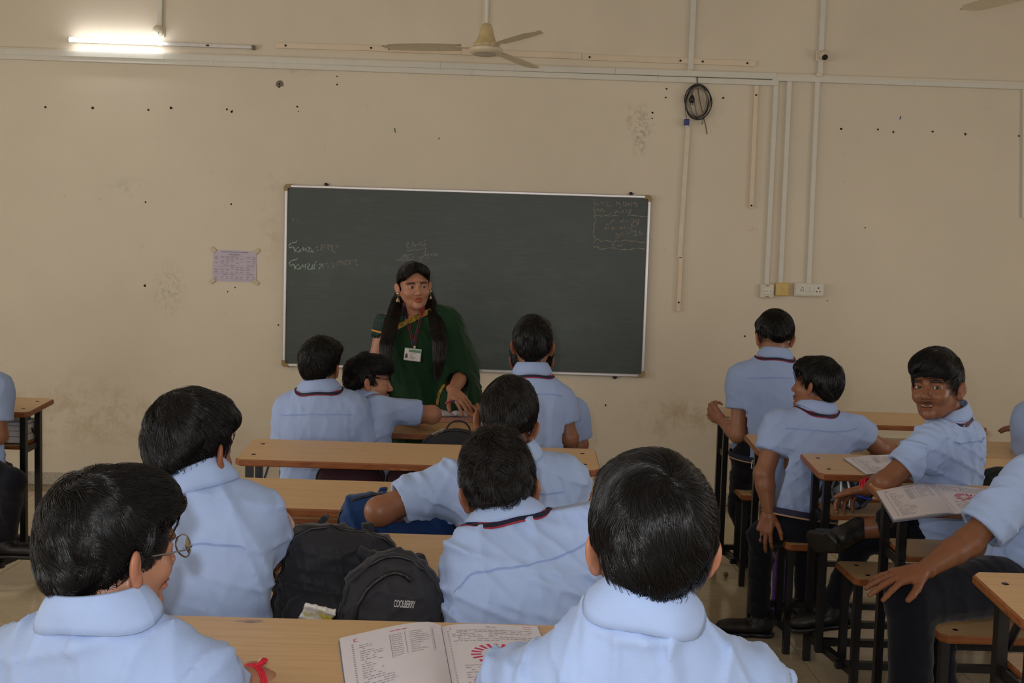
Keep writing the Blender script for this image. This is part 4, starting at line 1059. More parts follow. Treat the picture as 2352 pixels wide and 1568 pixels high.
# ------------------------------------------------------------------ a clothed pupil
def unit(v): v = np.array(v, float); return v / (np.linalg.norm(v) + 1e-12)
def ring(c, ax, lat, rx, ry, n=40, a0=0, a1=2 * math.pi):
    ax = unit(ax); lat = np.array(lat, float); lat = unit(lat - ax * (lat @ ax)); dp = np.cross(ax, lat)
    return [np.array(c) + lat * rx * math.cos(a) + dp * ry * math.sin(a) for a in np.linspace(a0, a1, n + 1)]
def loft(mb, rings):
    mb.grid(rings); return mb
def person(label, head, nb, pv, shL, shR, armL=None, armR=None, legs=None, skin='tan', hair=None, seed=1, near=False, group=None, sleeve=.72,
           torso=1.0, lanyard=True, face=True, smile=False, moust=0, fade=None, amp=.010, shirt_end=None, belt=False, hh=None, hair_n=2600, hair_r=.0007, sh=None,
           collar=True, brows=True, neckr=1.0, name='person', hunch=0.0, hem=None, col_s=1.0, shirt=None, cup=(0, 0)):
    """head = (centre, yaw, pitch, roll, size); arms = (elbow, wrist or None, hand dict or None)"""
    nb, pv, shL, shR = (np.array(v, float) for v in (nb, pv, shL, shR))
    root = empty(name, (pv[0], pv[1], 0)); tag(root, label, 'person', group)
    c, R = head_frame(*head); Ri = np.linalg.inv(R)
    lat = unit(shR - shL)
    parts = []                                                   # (V, Q, tone)
    hh = hh or (.0026 if near else .0034)
    V, Q = sculpt_head(hh, face, smile, Ri @ (nb - c)); parts.append((V @ R.T + c, Q, tone_head(V, brows, moust, fade=fade)))
    # body under the clothes
    S = Sculpt(*bbox([nb, pv, shL, shR], .17), .016)
    S.put(lambda P: f_tube(P, pv, nb, lat, [(0, .10, .07, 0), (.5, .10, .065, 0), (.8, .12, .06, 0), (1, .05, .045, 0)]), *bbox([pv, nb], .14))
    for s_ in (shL, shR): S.cone(nb - (0, 0, .06), s_, .04, .04, .03)
    V, Q = S.mesh(); parts.append((V, Q, np.ones((len(V), 3))))
    for side, sj, arm in ((-1, shL, armL), (1, shR, armR)):
        if arm is None: continue
        el, wr, hd = arm; el = np.array(el, float)
        pts = [sj, el] + ([np.array(wr, float)] if wr is not None else [])
        S = Sculpt(*bbox(pts, .075), .0055 if not near else .0045)
        S.cone(sj, el, .042, .0385, .01); S.ell(el, (.040, .040, .040), .015)
        if wr is not None:
            wr = np.array(wr, float); m_ = el + (wr - el) * .3
            S.cone(el, m_, .0375, .0385, .012); S.cone(m_, wr, .0385, .0245, .012)
        V, Q = S.mesh(); parts.append((V, Q, np.ones((len(V), 3))))
        if hd is not None:
            k = dict(hd); dr = np.array(k.pop('dir'), float); up = np.array(k.pop('up'), float); sz = k.get('s', 1.0)
            S = Sculpt(*bbox([wr - unit(dr) * .03, wr + unit(dr) * .20 * sz], .085 * sz), .0026)
            sculpt_hand(S, wr, dr, up, k.pop('thumb_side', side), **k); V, Q = S.mesh(); parts.append((V, Q, np.tile(np.array([[1.04, 1.0, 1.0]]), (len(V), 1))))
    if legs:
        for lg in legs:
            if lg.get('skin'):
                a, b = lg['skin']; S = Sculpt(*bbox([a, b], .07), .005); S.cone(a, b, .043, .032, .01); S.ell(b, (.034, .034, .03), .012); V, Q = S.mesh(); parts.append((V, Q, np.ones((len(V), 3))))
    off = 0; VV = []; QQ = []; TT = []
    for V, Q, T_ in parts: VV.append(V); QQ.append(Q + off); TT.append(T_); off += len(V)
    raw_mesh('body', np.concatenate(VV), np.concatenate(QQ), SKIN[skin], root, col=np.concatenate(TT))
    if face and (smile or name == 'teacher' or True):
        for sx in (-1, 1):
            e = np.array([sx * .0315, .0735, -.004]); ew = R @ e + c
            g = R @ np.array([cup[0], 1, cup[1]]); g = unit(np.array([0, 0, CAM_H]) - ew) if smile else unit(g)
            mb = MB(); sc_ = np.linalg.norm(R[:, 0])
            x = unit(np.cross(g, (0, 0, 1.0))); z = np.cross(x, g); B = np.stack([x, z * -1, g], 1); B = np.stack([x, z, -g], 1) if np.linalg.det(np.stack([x, z, g], 1)) < 0 else np.stack([x, z, g], 1)
            r_ = .0131 * sc_
            prof = [(r_ * math.sin(a), r_ * math.cos(a)) for a in np.linspace(.0, math.pi, 13)]
            prof[0] = (1e-5, prof[0][1]); prof[-1] = (1e-5, prof[-1][1])
            GG = B if g @ B[:, 2] > 0 else -B
            mb.lathe(prof, ew, 18, GG)
            o = mb.build('eye', [M_SCLERA, M_IRIS], root, smooth=True)
            me = o.data
            wl = world_loc(root); mi = []
            for p_ in me.polygons:
                q = np.array(p_.center) + np.array([wl.x, wl.y, wl.z]) - ew; mi.append(1 if (q @ g) / (np.linalg.norm(q) + 1e-9) > math.cos(.56) else 0)
            me.polygons.foreach_set('material_index', mi)
    if smile:
        mb = MB(); G = []
        for i in range(13):
            a = (i / 12 - .5) * 1.5; G.append([R @ np.array([.025 * math.sin(a), 0.0755 + .012 * math.cos(a), zz + 5.5 * (.025 * math.sin(a)) ** 2]) + c for zz in (-.0640, -.0700)])
        mb.grid(G).build('teeth', M_TEETH, root, smooth=True)
    if hair is not None: make_hair(root, c, R, hair, seed, hair_n, hair_r, .0034 if near else .0045)
    # shirt
    hs = sh or (.0062 if near else .0085)
    t_ = torso; ends = [e for e in (shL, shR)]
    slv = []
    for sj, arm in ((shL, armL), (shR, armR)):
        el = np.array(arm[0], float) if arm is not None else sj + np.array([0, 0, -.26]); slv.append((sj, sj + (el - sj) * sleeve, el))
    S = Sculpt(*bbox([nb, pv, shL, shR] + [q for _, q, _ in slv], .17 * max(1, t_)), hs)
    prof = [(-.06, .150 * t_, .108 * t_, 0), (.12, .152 * t_, .106 * t_, 0), (.38, .150 * t_, .102 * t_, -hunch * .4), (.65, .162 * t_, .106 * t_, -hunch), (.84, .150 * t_, .090 * t_, -hunch * .6), (.94, .100 * t_, .074 * t_, 0), (1.0, .062 * t_, .062 * t_, 0)]
    S.put(lambda P: f_tube(P, pv, nb, lat, prof), *bbox([pv, nb], .19 * max(1, t_)))
    mid = nb + (pv - nb) * .14
    for sj in (shL, shR):
        S.cone(mid + (nb - mid) * .55, sj, .050 * t_, .058 * t_, .05); S.cone(mid + (pv - nb) * .1, sj + unit(pv - nb) * .045, .07 * t_, .060 * t_, .05)
    for (sj, q, el) in slv:
        S.cone(sj, q + (q - sj) * .12, .061 * t_, .068 * t_, .035)
    def cutsleeves(S):
        for (sj, q, el) in slv:
            n = unit(el - sj)
            lo, hi = bbox([q, q + n * .16], .09)
            S.put(lambda P, q=q, n=n: np.maximum(-((P - q) @ n.astype(np.float32)), (np.sqrt(np.maximum(((P - q) ** 2).sum(-1) - ((P - q) @ n.astype(np.float32)) ** 2, 0)) - .083)).astype(np.float32), lo, hi, 0, '-')
            ri = max(.0435, .0665 * t_ - 3.2 * hs); S.cone(q - n * .018, q + n * .03, ri, ri, .0, '-') if near else None
    arms_c = [(sj + (pv - nb) * .22 + (mid - sj) * .15, 5, .09, .0022) for sj, _, _ in slv]
    ax = unit(nb - pv)
    S.disp(folds(seed, amp * (1.0 if near else .5), [lat, lat * .8 + ax * .35, lat * .8 - ax * .35, lat * .35 + ax], .17, arms_c))
    cutsleeves(S)
    low = hem if hem is not None else pv - ax * .035
    S.cut(low, -ax)
    if nb is not None: S.cut(nb + ax * .012, ax)
    V, Q = S.mesh()
    shirt_o = raw_mesh('shirt', V, Q, shirt or (M_SHIRT if near else M_SHIRTF), root)
    # yoke seam, pressed a little proud of the back
    def proj(pts, lift):
        pts = np.array(pts)
        fn = lambda P: sample(S, P)
        for _ in range(12):
            d = fn(pts); g = np.stack([fn(pts + np.eye(3)[i] * hs) - fn(pts - np.eye(3)[i] * hs) for i in range(3)], 1); g /= np.linalg.norm(g, axis=1)[:, None] + 1e-9
            pts = pts - g * np.clip(d - lift, -.03, .03)[:, None]
        return pts
    def pushup(pts, lift):
        pts = np.array(pts)
        for _ in range(5):
            d = sample(S, pts); g = np.stack([sample(S, pts + np.eye(3)[i] * hs) - sample(S, pts - np.eye(3)[i] * hs) for i in range(3)], 1); g /= np.linalg.norm(g, axis=1)[:, None] + 1e-9; pts = pts + g * np.clip(lift - d, -.004, .01)[:, None]
        return pts
    back = np.cross(lat, ax); back = unit(back) if True else back
    fwd = np.cross(ax, lat)
    if True:
        us = np.linspace(-.165, .165, 44) * t_
        r0 = proj([nb + (pv - nb) * .125 + lat * u - fwd * .14 * t_ - ax * (.012 - .5 * u * u) for u in us], .0022)
        for _ in range(6): r0[1:-1] = (r0[:-2] + 2 * r0[1:-1] + r0[2:]) / 4
        r0 = pushup(r0, .0016); r1 = pushup(np.array([p - ax * .0045 for p in r0]), .0016)
        MB().grid([r0, r1]).build('yoke_seam', M_SEAM, shirt_o, smooth=True)
    if collar:
        nx = unit(unit(c + R @ np.array([0, -.02, -.05]) - nb) * .40 + ax * .60 + fwd * .02); cc_ = nb + nx * .010
        k = 1.0 * col_s; n = 44
        rad = lambda a, base: base * (1 + .05 * math.cos(a) ** 2)
        def pushout(pts, lift):
            pts = np.array(pts)
            for _ in range(10):
                d = sample(S, pts); g = np.stack([sample(S, pts + np.eye(3)[i] * hs) - sample(S, pts - np.eye(3)[i] * hs) for i in range(3)], 1); g = g / (np.linalg.norm(g, axis=1)[:, None] + 1e-9) * .6 + unit(pts - nb[None, :] * 1.0) * 0 + nx * .4
                pts = pts + g * np.clip(lift - d, 0, .02)[:, None]
            return list(pts)
        def rg(z, rx, ry, dip=0.0, fr=0.0, lift=0):
            P = ring(cc_ + nx * z, nx, lat, rx * k, ry * k, n)
            out = []
            for i, p in enumerate(P):
                a = 2 * math.pi * i / n; f_ = max(0, math.sin(a)); out.append(p + nx * (-dip * abs(math.cos(a)) ** 2 - fr * f_) + fwd * .004 * f_)
            return pushout(out, lift) if lift else out
        def radial(z, lift, cap):
            out = []; dpn = np.cross(nx, lt_)
            for i in range(n):
                a = 2 * math.pi * i / n; o_ = lt_ * math.cos(a) + dpn * math.sin(a); zz = z - .012 * abs(math.cos(a)) ** 2 - .022 * max(0, math.sin(a))
                line = cc_ + nx * zz + o_[None, :] * np.linspace(cap, .05, 70)[:, None]; dd = sample(S, line); j = np.nonzero(dd < lift)[0]
                q = line[j[0]] if len(j) else line[-16]
                if len(j) and j[0] == 0:                      # already under the cloth at the rim: rise to its surface
                    up_ = q + nx[None, :] * np.linspace(0, .05, 50)[:, None]; q = up_[int(np.argmax(sample(S, up_) > lift))]
                out.append(q)
            out = np.array(out)
            for _ in range(4): out = (np.roll(out, 1, 0) + 2 * out + np.roll(out, -1, 0)) / 4
            return [q for q in out] + [out[0]]
        lt_ = unit(lat - nx * (lat @ nx)); zb_ = -.014
        top = rg(.0345, .0640, .0675, 0, .012); bot = radial(zb_, .006, .086 * max(1, t_ * .97))
        outw = [unit((p - cc_) - nx * ((p - cc_) @ nx)) for p in bot]
        m1 = [t * .62 + q * .38 + o_ * .0025 for t, q, o_ in zip(top, bot, outw)]; m2 = [t * .25 + q * .75 + o_ * .0025 for t, q, o_ in zip(top, bot, outw)]
        mb = MB(); loft(mb, [rg(-.014, .060, .063), rg(.012, .0600, .0635), rg(.033, .0580, .0615, 0, .012), rg(.0365, .0605, .064, 0, .012), top, m1, m2, bot, [q - o_ * .004 - nx * .001 for q, o_ in zip(bot, outw)]])
        mb.build('collar', shirt or (M_SHIRT if near else M_SHIRTF), root, smooth=True)
        if lanyard:
            RR = [radial(zb_ + z_, l_, (.092 if z_ > -.005 else .097) * max(1, t_ * .97)) for z_, l_ in ((.008, .004), (.002, .0045), (-.0105, .0045), (-.0135, .0045), (-.0145, .003))]
            mb = MB()
            for i in range(len(RR) - 1):
                mb.cur = 1 if i in (0, 2, 3) else 0; mb.grid([RR[i], RR[i + 1]])
            mb.build('lanyard', [M_LANY, M_LANYR], root, smooth=True)
    if legs is None: pass
    else:
        S = Sculpt(*bbox([pv] + [p for lg in legs for p in (lg['hip'], lg['knee'], lg['ankle'])], .14), .010)
        S.ell(pv - ax * .01, (.135 * t_, .115 * t_, .095), 0)
        for lg in legs:
            hp, kn, an = (np.array(lg[q], float) for q in ('hip', 'knee', 'ankle')); w = lg.get('w', 1.0)
            S.cone(hp, kn, .082 * w, .064 * w, .04); S.cone(kn, an, .060 * w, .052 * w, .03)
        S.disp(folds(seed + 3, .006, [(0, 0, 1), (.5, .3, 1), (1, 0, .2)], .13))
        for lg in legs:
            an = np.array(lg['ankle'], float); n = unit(an - np.array(lg['knee'], float)); lo, hi = bbox([an, an + n * .12], .075)
            S.put(lambda P, q=an, n=n: np.maximum(-((P - q) @ n.astype(np.float32)), np.sqrt(np.maximum(((P - q) ** 2).sum(-1) - ((P - q) @ n.astype(np.float32)) ** 2, 0)) - .075).astype(np.float32), lo, hi, 0, '-')
        V, Q = S.mesh(); raw_mesh('trousers', V, Q, M_NAVY, root)
        for lg in legs:
            if lg.get('foot') is None: continue
            shoe(root, np.array(lg.get('shoe_at', lg['ankle']), float), np.array(lg['foot'], float), lg.get('fup', (0, 0, 1)))
    if belt:
        cb = low - ax * .004
        rx, ry = .150 * t_, .120 * t_
        mb = MB(); bz = [(.014, 0), (-.012, 0), (-.012, 1), (-.017, 1)]
        R0 = [ring(cb + ax * z, ax, lat, rx + e, ry + e, 48) for z, e in ((.012, .0), (.014, .004), (-.010, .005), (-.0105, .006), (-.016, .006), (-.017, .0))]
        for i in range(5): mb.cur = 1 if i >= 2 else 0; mb.grid([R0[i], R0[i + 1]])
        b = mb.build('belt', [M_BELT, M_TANLINE], root, smooth=True)
        a = belt if not isinstance(belt, bool) else -1.57
        mid_ = cb + lat * rx * math.cos(a) + np.cross(ax, lat) * ry * math.sin(a); tg = unit(-lat * math.sin(a) * rx + np.cross(ax, lat) * math.cos(a) * ry); ot = unit(mid_ - cb)
        q = [mid_ + ot * .008 + tg * x * .009 + ax * z for x, z in ((-1, .006), (1, .006), (1, -.03), (-1, -.03), (-1, .006))]
        MB().tube(q, .0028, 6).build('clip', M_WHITEPL, b)
    return root
def sample(S, P):
    q = np.clip((P - S.lo) / S.h, 0, np.array(S.n) - 1.001); i = q.astype(int); f = q - i; F = S.F; r = 0
    for a in (0, 1):
        for b in (0, 1):
            for c_ in (0, 1):
                r = r + F[i[:, 0] + a, i[:, 1] + b, i[:, 2] + c_] * (f[:, 0] if a else 1 - f[:, 0]) * (f[:, 1] if b else 1 - f[:, 1]) * (f[:, 2] if c_ else 1 - f[:, 2])
    return r
def shoe(root, an, fd, up=(0, 0, 1)):
    """black lace shoe; an = ankle, fd = toe direction"""
    up = unit(up); fd = unit(np.array(fd, float) - up * (np.array(fd, float) @ up)); x = np.cross(fd, up)
    P = lambda f_, z, l=0.0: an + fd * f_ + up * z + x * l
    S = Sculpt(*bbox([P(-.07, -.09), P(.19, -.09), P(0, .05)], .06), .0055)
    B = np.stack([x, fd, up], 1)
    S.ell(P(-.02, -.045), (.036, .046, .042), 0, '+', B); S.ell(P(.065, -.058), (.040, .085, .030), .03, '+', B); S.ell(P(.13, -.060), (.041, .050, .026), .02, '+', B); S.cone(P(-.012, -.03), P(-.008, .035), .038, .041, .02)
    S.cut(P(0, -.082), -up)
    V, Q = S.mesh(); o = raw_mesh('shoe', V, Q, M_SHOE, root)
    S = Sculpt(*bbox([P(-.07, -.1), P(.19, -.1)], .055), .005)
    S.ell(P(-.02, -.085), (.040, .050, .03), 0, '+', B); S.ell(P(.07, -.085), (.040, .088, .03), .02, '+', B); S.ell(P(.13, -.085), (.045, .056, .03), .02, '+', B)
    S.cut(P(0, -.078), up); S.cut(P(0, -.098), -up); V, Q = S.mesh(); raw_mesh('sole', V, Q, M_BLACKPL, o)
    for f_ in (.035, .055, .075): MB().tube([P(f_, -.028 - (f_ - .03) * .12, -.02), P(f_, -.022 - (f_ - .03) * .12, 0), P(f_, -.028 - (f_ - .03) * .12, .02)], .0028, 5).build('lace', M_BLACKPL, o)
# ================================================================== the pupils
def off(p, *d): return np.array(p, float) + np.array(d, float)
def flat_hand(dr, **k): return dict(dir=dr, up=(0, 0, 1), curl=(.18, .15, .18, .22), **k)
def seat_legs(pv, fd=(0, 1, 0), spread=.085, w=1.0, reach=.38):
    fd = unit(fd); lt = np.cross(fd, (0, 0, 1)); pv = np.array(pv, float); L = []
    for s in (-1, 1):
        hip = pv + lt * s * spread * .9 + np.array([0, 0, -.02]); kn = pv + lt * s * spread * 1.1 + fd * reach + np.array([0, 0, -.045]); an = np.array([kn[0], kn[1], .085]) - fd * .10
        L.append(dict(hip=hip, knee=kn, ankle=an, foot=fd, w=w))
    return L
def desk_arm(sh, s, fd=(0, 1, 0), zt=.83):
    fd = unit(fd); lt = np.cross(fd, (0, 0, 1)); sh = np.array(sh, float)
    el = sh + lt * s * .05 + fd * .10; el[2] = max(zt + .035, sh[2] - .24); wr = el + fd * .19 - lt * s * .10; wr[2] = zt + .03
    return (el, wr, flat_hand(unit(fd - lt * s * .5)))
HSTY = dict(
    A=dict(side=.012, top=.020, back=.012, nape=-.092, fringe=.045, len=.062, mess=.45, lift=.007, clumps=520, swirl=.5, whorl=(.0, -.06, .100), comb=(.1, .2, -.5), fx=.0, front=.002, burn=-.03),
    B=dict(side=.013, top=.022, back=.014, nape=-.064, fringe=.045, len=.062, mess=.20, lift=.0075, clumps=300, swirl=.40, whorl=(.008, -.074, .093), comb=(0, .15, -.4), burn=-.03, behind=-.02),
    C=dict(side=.013, top=.022, back=.010, nape=-.066, fringe=.04, len=.05, mess=.34, lift=.006, clumps=300, whorl=(-.012, -.05, .105), comb=(.1, .2, -.5)),
    D=dict(side=.009, top=.036, back=.010, nape=-.070, fringe=.05, len=.042, mess=.75, lift=.013, clumps=360, whorl=(.0, -.05, .12), comb=(-.2, .3, -.2), mat=M_HAIRB, behind=-.01),
    E=dict(side=.010, top=.024, back=.012, nape=-.060, fringe=.05, len=.045, mess=.3, lift=.006, clumps=260, swirl=.6, whorl=(.0, -.055, .105), comb=(.1, .2, -.4), mat=M_HAIRB, behind=-.01),
    far=dict(side=.011, top=.021, back=.013, nape=-.082, fringe=.045, len=.05, mess=.35, lift=.006, clumps=140),
    J=dict(side=.018, top=.024, back=.012, nape=-.045, fringe=.05, len=.045, mess=.25, lift=.004, clumps=140, behind=.0),
    K=dict(side=.014, top=.024, back=.020, nape=-.085, fringe=.05, len=.05, mess=.4, lift=.008, clumps=140),
    L=dict(side=.010, top=.030, back=.014, nape=-.06, fringe=.030, len=.055, mess=.28, lift=.007, clumps=200, whorl=(-.03, -.07, .11), comb=(.45, .55, -.2), burn=-.012, front=.014, swirl=.1),
    G=dict(side=.012, top=.022, back=.016, nape=-.082, fringe=.036, len=.045, mess=.55, lift=.010, clumps=140, front=.016, burn=-.026))

# --- nearest pair
nb = at(228, 1418, 1.46); shL = at(-30, 1560, 1.56); shR = at(432, 1572, 1.49)
person('pupil in the near corner with thick black hair, glasses and a red wrist thread', (at(258, 1255, 1.50), -36, 4, 2, .93), nb, (nb[0] - .01, 1.56, .56), shL, shR,
       (at(-60, 1800, 1.62), at(60, 1720, 1.86), flat_hand((.4, 1, 0))), (at(480, 1586, 1.70), at(600, 1564, 1.80), dict(dir=(.75, -.1, -.5), up=(0, -.1, 1), curl=(.25, .2, .25, .3))),
       seat_legs((nb[0] - .01, 1.56, .56)), 'tan', HSTY['A'], 3, True, None, .82, 1.08, False, hair_n=26000, hair_r=.00042, amp=.011)
nb = at(1478, 1408, 1.435); shL = at(1228, 1592, 1.50); shR = at(1706, 1590, 1.50)
person('pupil nearest the camera with neat glossy black hair, seen from behind at the open textbook', (at(1496, 1246, 1.47), 0, 3, 0, 1.0), nb, (nb[0], 1.56, .56), shL, shR,
       desk_arm(shL, -1), desk_arm(shR, 1), seat_legs((nb[0], 1.56, .56)), 'tan', HSTY['B'], 5, True, None, .72, 1.06, False, hair_n=26000, hair_r=.00042, amp=.012, col_s=.93, fade=(-.13, -.07, .7))
# --- fourth row
nb = at(452, 1108, 2.20); shL = at(352, 1185, 2.28); shR = at(566, 1180, 2.26)
person('pupil with a wispy crown bent over a notebook, in front of the boy with glasses', (at(440, 1030, 2.23), -20, 8, -2, 1.0), nb, (at(452, 1400, 2.27)[0], 2.27, .56), shL, shR,
       desk_arm(shL, -1), (at(612, 1272, 2.36), at(622, 1192, 2.56), dict(dir=(-.35, .9, .05), up=(.1, .1, 1), curl=(.35, .4, .45, .5))),
       seat_legs((nb[0], 2.29, .56)), 'brown', HSTY['C'], 9, True, None, .80, 1.10, False, hair_n=9000, hair_r=.0005, amp=.008, hunch=.02)
nb = at(1165, 1200, 2.31); shL = at(1108, 1262, 2.27); shR = at(1352, 1205, 2.33)
person('pupil leaning sideways with short faded brown-black hair and a lanyard, beside the two black backpacks', (at(1146, 1121, 2.36), 4, 12, -9, .97), nb, (at(1245, 1420, 2.24)[0], 2.24, .56), shL, shR,
       (at(1082, 1420, 2.30), at(1130, 1440, 2.48), flat_hand((.3, 1, 0))), desk_arm(shR, 1), seat_legs((at(1245, 1420, 2.24)[0], 2.27, .56)), 'brown', HSTY['D'], 12, True, None, .92, 1.16, True,
       hair_n=9000, hair_r=.0005, amp=.012, fade=(-.10, -.03, .75), hunch=.03)
# --- third row
nb = at(1180, 1052, 2.90); shL = at(1020, 1112, 2.93); shR = at(1292, 1092, 2.95)
person('pupil with bowed head and visible crown whorl, elbow out over the blue backpack', (at(1163, 968, 2.93), 0, 20, 10, .98), nb, (at(1180, 1200, 2.93)[0], 2.95, .56), shL, shR,
       (at(872, 1174, 2.86), at(1000, 1150, 3.08), flat_hand((1, .25, 0))), desk_arm(shR, 1), seat_legs((at(1180, 1200, 2.93)[0], 2.97, .56)), 'brown', HSTY['E'], 14, True, None, .70, 1.02, False,
       hair_n=6000, hair_r=.0006, amp=.010, fade=(-.09, -.03, .7))
# --- first row
nb = at(733, 894, 4.33); shL = at(672, 938, 4.36); shR = at(806, 936, 4.36)
person('pupil in pale blue shirt seated at the left end of the first desk', (at(736, 838, 4.36), -14, 0, 3, .98), nb, (nb[0], 4.38, .57), shL, shR,
       (at(655, 1030, 4.40), at(660, 1000, 4.60), flat_hand((.2, 1, 0))), (at(842, 1022, 4.38), at(815, 1000, 4.60), flat_hand((-.2, 1, 0))), seat_legs((nb[0], 4.40, .57)), 'brown', HSTY['far'], 17, False, None, .95, 1.10, True, hair_n=3500, hair_r=.0007, amp=.008)
nb = at(838, 918, 4.50); shL = at(800, 935, 4.60); shR = at(868, 938, 4.44)
person('pupil in profile resting a bare elbow on the desk below the teacher', (at(848, 874, 4.50), -78, 4, -4, .90), nb, (nb[0] + .02, 4.40, .57), shL, shR,
       (at(800, 960, 4.75), at(900, 945, 4.78), flat_hand((1, .1, 0))), (at(992, 952, 4.56), at(905, 952, 4.74), flat_hand((-1, .2, 0))), seat_legs((nb[0] + .02, 4.40, .57)), 'tan', HSTY['G'], 19, False, None, .74, .92, False, hair_n=3500, hair_r=.0007, amp=.011)
nb = at(1222, 857, 4.31); shL = at(1152, 925, 4.34); shR = at(1286, 922, 4.34)
pvH = np.array([nb[0] + .01, 4.30, .68])
person('standing pupil with a dark lanyard under the collar, in front of the board', (at(1224, 790, 4.34), -3, -2, 1, .97), nb, pvH, shL, shR,
       (at(1130, 1020, 4.36), at(1150, 990, 4.55), flat_hand((.3, 1, 0))), (at(1306, 1005, 4.33), at(1288, 1055, 4.48), dict(dir=(-.3, .5, -.7), up=(.4, .6, .3), curl=(.4, .4, .4, .4))),
       [dict(hip=pvH + (s * .08, 0, -.03), knee=pvH + (s * .09, .10, -.28), ankle=np.array([pvH[0] + s * .09, 4.20, .085]), foot=(0, 1, 0), w=.85) for s in (-1, 1)], 'brown', HSTY['far'], 21, False, None, .60, .98, True, hair_n=3500, hair_r=.0007, amp=.008)
nb = at(1238, 898, 4.58); shL = at(1160, 945, 4.60); shR = at(1316, 945, 4.56)
person('pupil almost hidden behind the standing one in front of the board', (at(1221, 824, 4.60), 0, 6, 0, 1.03), nb, (nb[0] + .03, 4.50, .57), shL, shR,
       (at(1125, 985, 4.60), at(1112, 962, 4.68), dict(s=.85, dir=(-.2, .6, .5), up=(0, -.6, .6), curl=(.5, .5, .5, .5))), (at(1330, 1020, 4.56), at(1300, 990, 4.70), flat_hand((-.4, 1, 0))), seat_legs((nb[0] + .03, 4.46, .57)), 'brown', dict(HSTY['far'], side=.02, burn=-.06, behind=-.065, scoop=0), 23, False, None, .85, 1.0, False, hair_n=2500, hair_r=.0008, amp=.008)
# --- window-side column
nb = at(1780, 820, 5.08); shL = at(1704, 866, 5.12); shR = at(1848, 866, 5.12)
pvJ = off(at(1752, 1052, 5.10), 0, 0, .02)
person('pupil standing with back turned, reading from a paper below the switch plates', (at(1778, 774, 5.13), 2, 16, 1, 1.03), nb, pvJ, shL, shR,
       (at(1694, 998, 5.08), at(1658, 966, 5.22), dict(dir=(-.45, .5, .55), up=(-.7, -.5, 0), curl=(.7, .7, .7, .8), thumb=(.8, .6))), (at(1862, 985, 5.12), at(1850, 975, 5.34), flat_hand((-.2, 1, .2))),
       [dict(hip=pvJ + (-.08, 0, -.03), knee=at(1698, 1165, 5.27), ankle=off(at(1718, 1262, 5.36), 0, 0, .02), foot=(.2, 1, 0), w=.92), dict(hip=pvJ + (.08, 0, -.03), knee=at(1790, 1160, 5.28), ankle=off(at(1800, 1268, 5.35), 0, 0, 0), foot=(0, 1, 0), w=.92)],
       'tan', HSTY['J'], 27, False, None, .56, 1.08, True, hair_n=3500, hair_r=.0007, amp=.009, belt=-2.0, hem=at(1752, 1046, 5.10), fade=(-.075, -.03, .6))
nb = at(1874, 942, 4.28); shL = at(1790, 975, 4.25); shR = at(1950, 975, 4.30)
pvK = at(1836, 1196, 4.22)
person('seated pupil looking back to the aisle with a hand on one knee', (at(1874, 884, 4.28), 48, -2, 4, .90), nb, pvK, shL, shR,
       (at(1754, 1088, 4.20), at(1766, 1176, 4.16), dict(dir=(-.22, -.2, -.9), up=(-.5, -.85, .1), curl=(.35, .3, .35, .45), s=.95)), (at(2022, 1030, 4.34), at(2052, 1026, 4.50), dict(dir=(.7, .5, .1), up=(-.3, .2, 1), curl=(.9, .9, .9, 1.0), thumb=(.9, .7))),
       [dict(hip=at(1812, 1206, 4.20), knee=at(1748, 1230, 4.20), ankle=at(1743, 1408, 4.34), foot=(-1, .05, 0), w=.86), dict(hip=pvK + (.08, .02, -.02), knee=off(pvK, .12, .30, -.05), ankle=off(pvK, .12, .25, -.41), foot=(0, 1, 0))],
       'brown', HSTY['K'], 29, False, None, .56, 1.02, True, hair_n=3500, hair_r=.0007, amp=.012, belt=-1.25, hem=at(1838, 1176, 4.22))
nb = at(2184, 958, 3.70); shL = at(2142, 1012, 3.58); shR = at(2214, 1000, 3.82)
pvL = at(2178, 1225, 3.72)
person('smiling pupil with a thin moustache turning round to the camera, leaning on an elbow', (at(2150, 886, 3.66), 138, -3, 4, 1.0), nb, pvL, shL, shR,
       (at(2034, 1108, 3.56), at(1996, 1122, 3.76), dict(dir=(-.5, .6, -.35), up=(.2, .3, 1), curl=(.5, .5, .55, .6))), (at(2215, 1110, 3.90), at(2120, 1085, 3.96), flat_hand((-1, .2, 0))),
       [dict(hip=off(pvL, -.05, .0, -.02), knee=at(2040, 1205, 3.72), ankle=at(2030, 1208, 3.73), foot=None, w=.95, skin=(at(2035, 1207, 3.72), at(1958, 1217, 3.74)), shoe_at=None),
        dict(hip=off(pvL, -.06, .10, -.02), knee=at(1975, 1240, 3.92), ankle=at(1915, 1385, 4.02), foot=(-1, .2, -.25), w=.9, fup=(-.2, 0, 1))],
       'deep', HSTY['L'], 31, True, None, .66, 1.0, True, True, True, .8, None, .011, hh=.0015, hair_n=9000, hair_r=.00045, sh=.0068, belt=-2.6)
PUP_L = bpy.data.objects[[o.name for o in bpy.data.objects if o.get('label', '').startswith('smiling pupil')][0]]
shoe(PUP_L, at(1952, 1222, 3.74), np.array([-.25, .9, -.3]), (.9, .2, .4))
nb = at(2452, 1040, 3.16); shL = at(2372, 1098, 3.02); shR = at(2470, 1085, 3.34)
pvM = at(2350, 1330, 3.17)
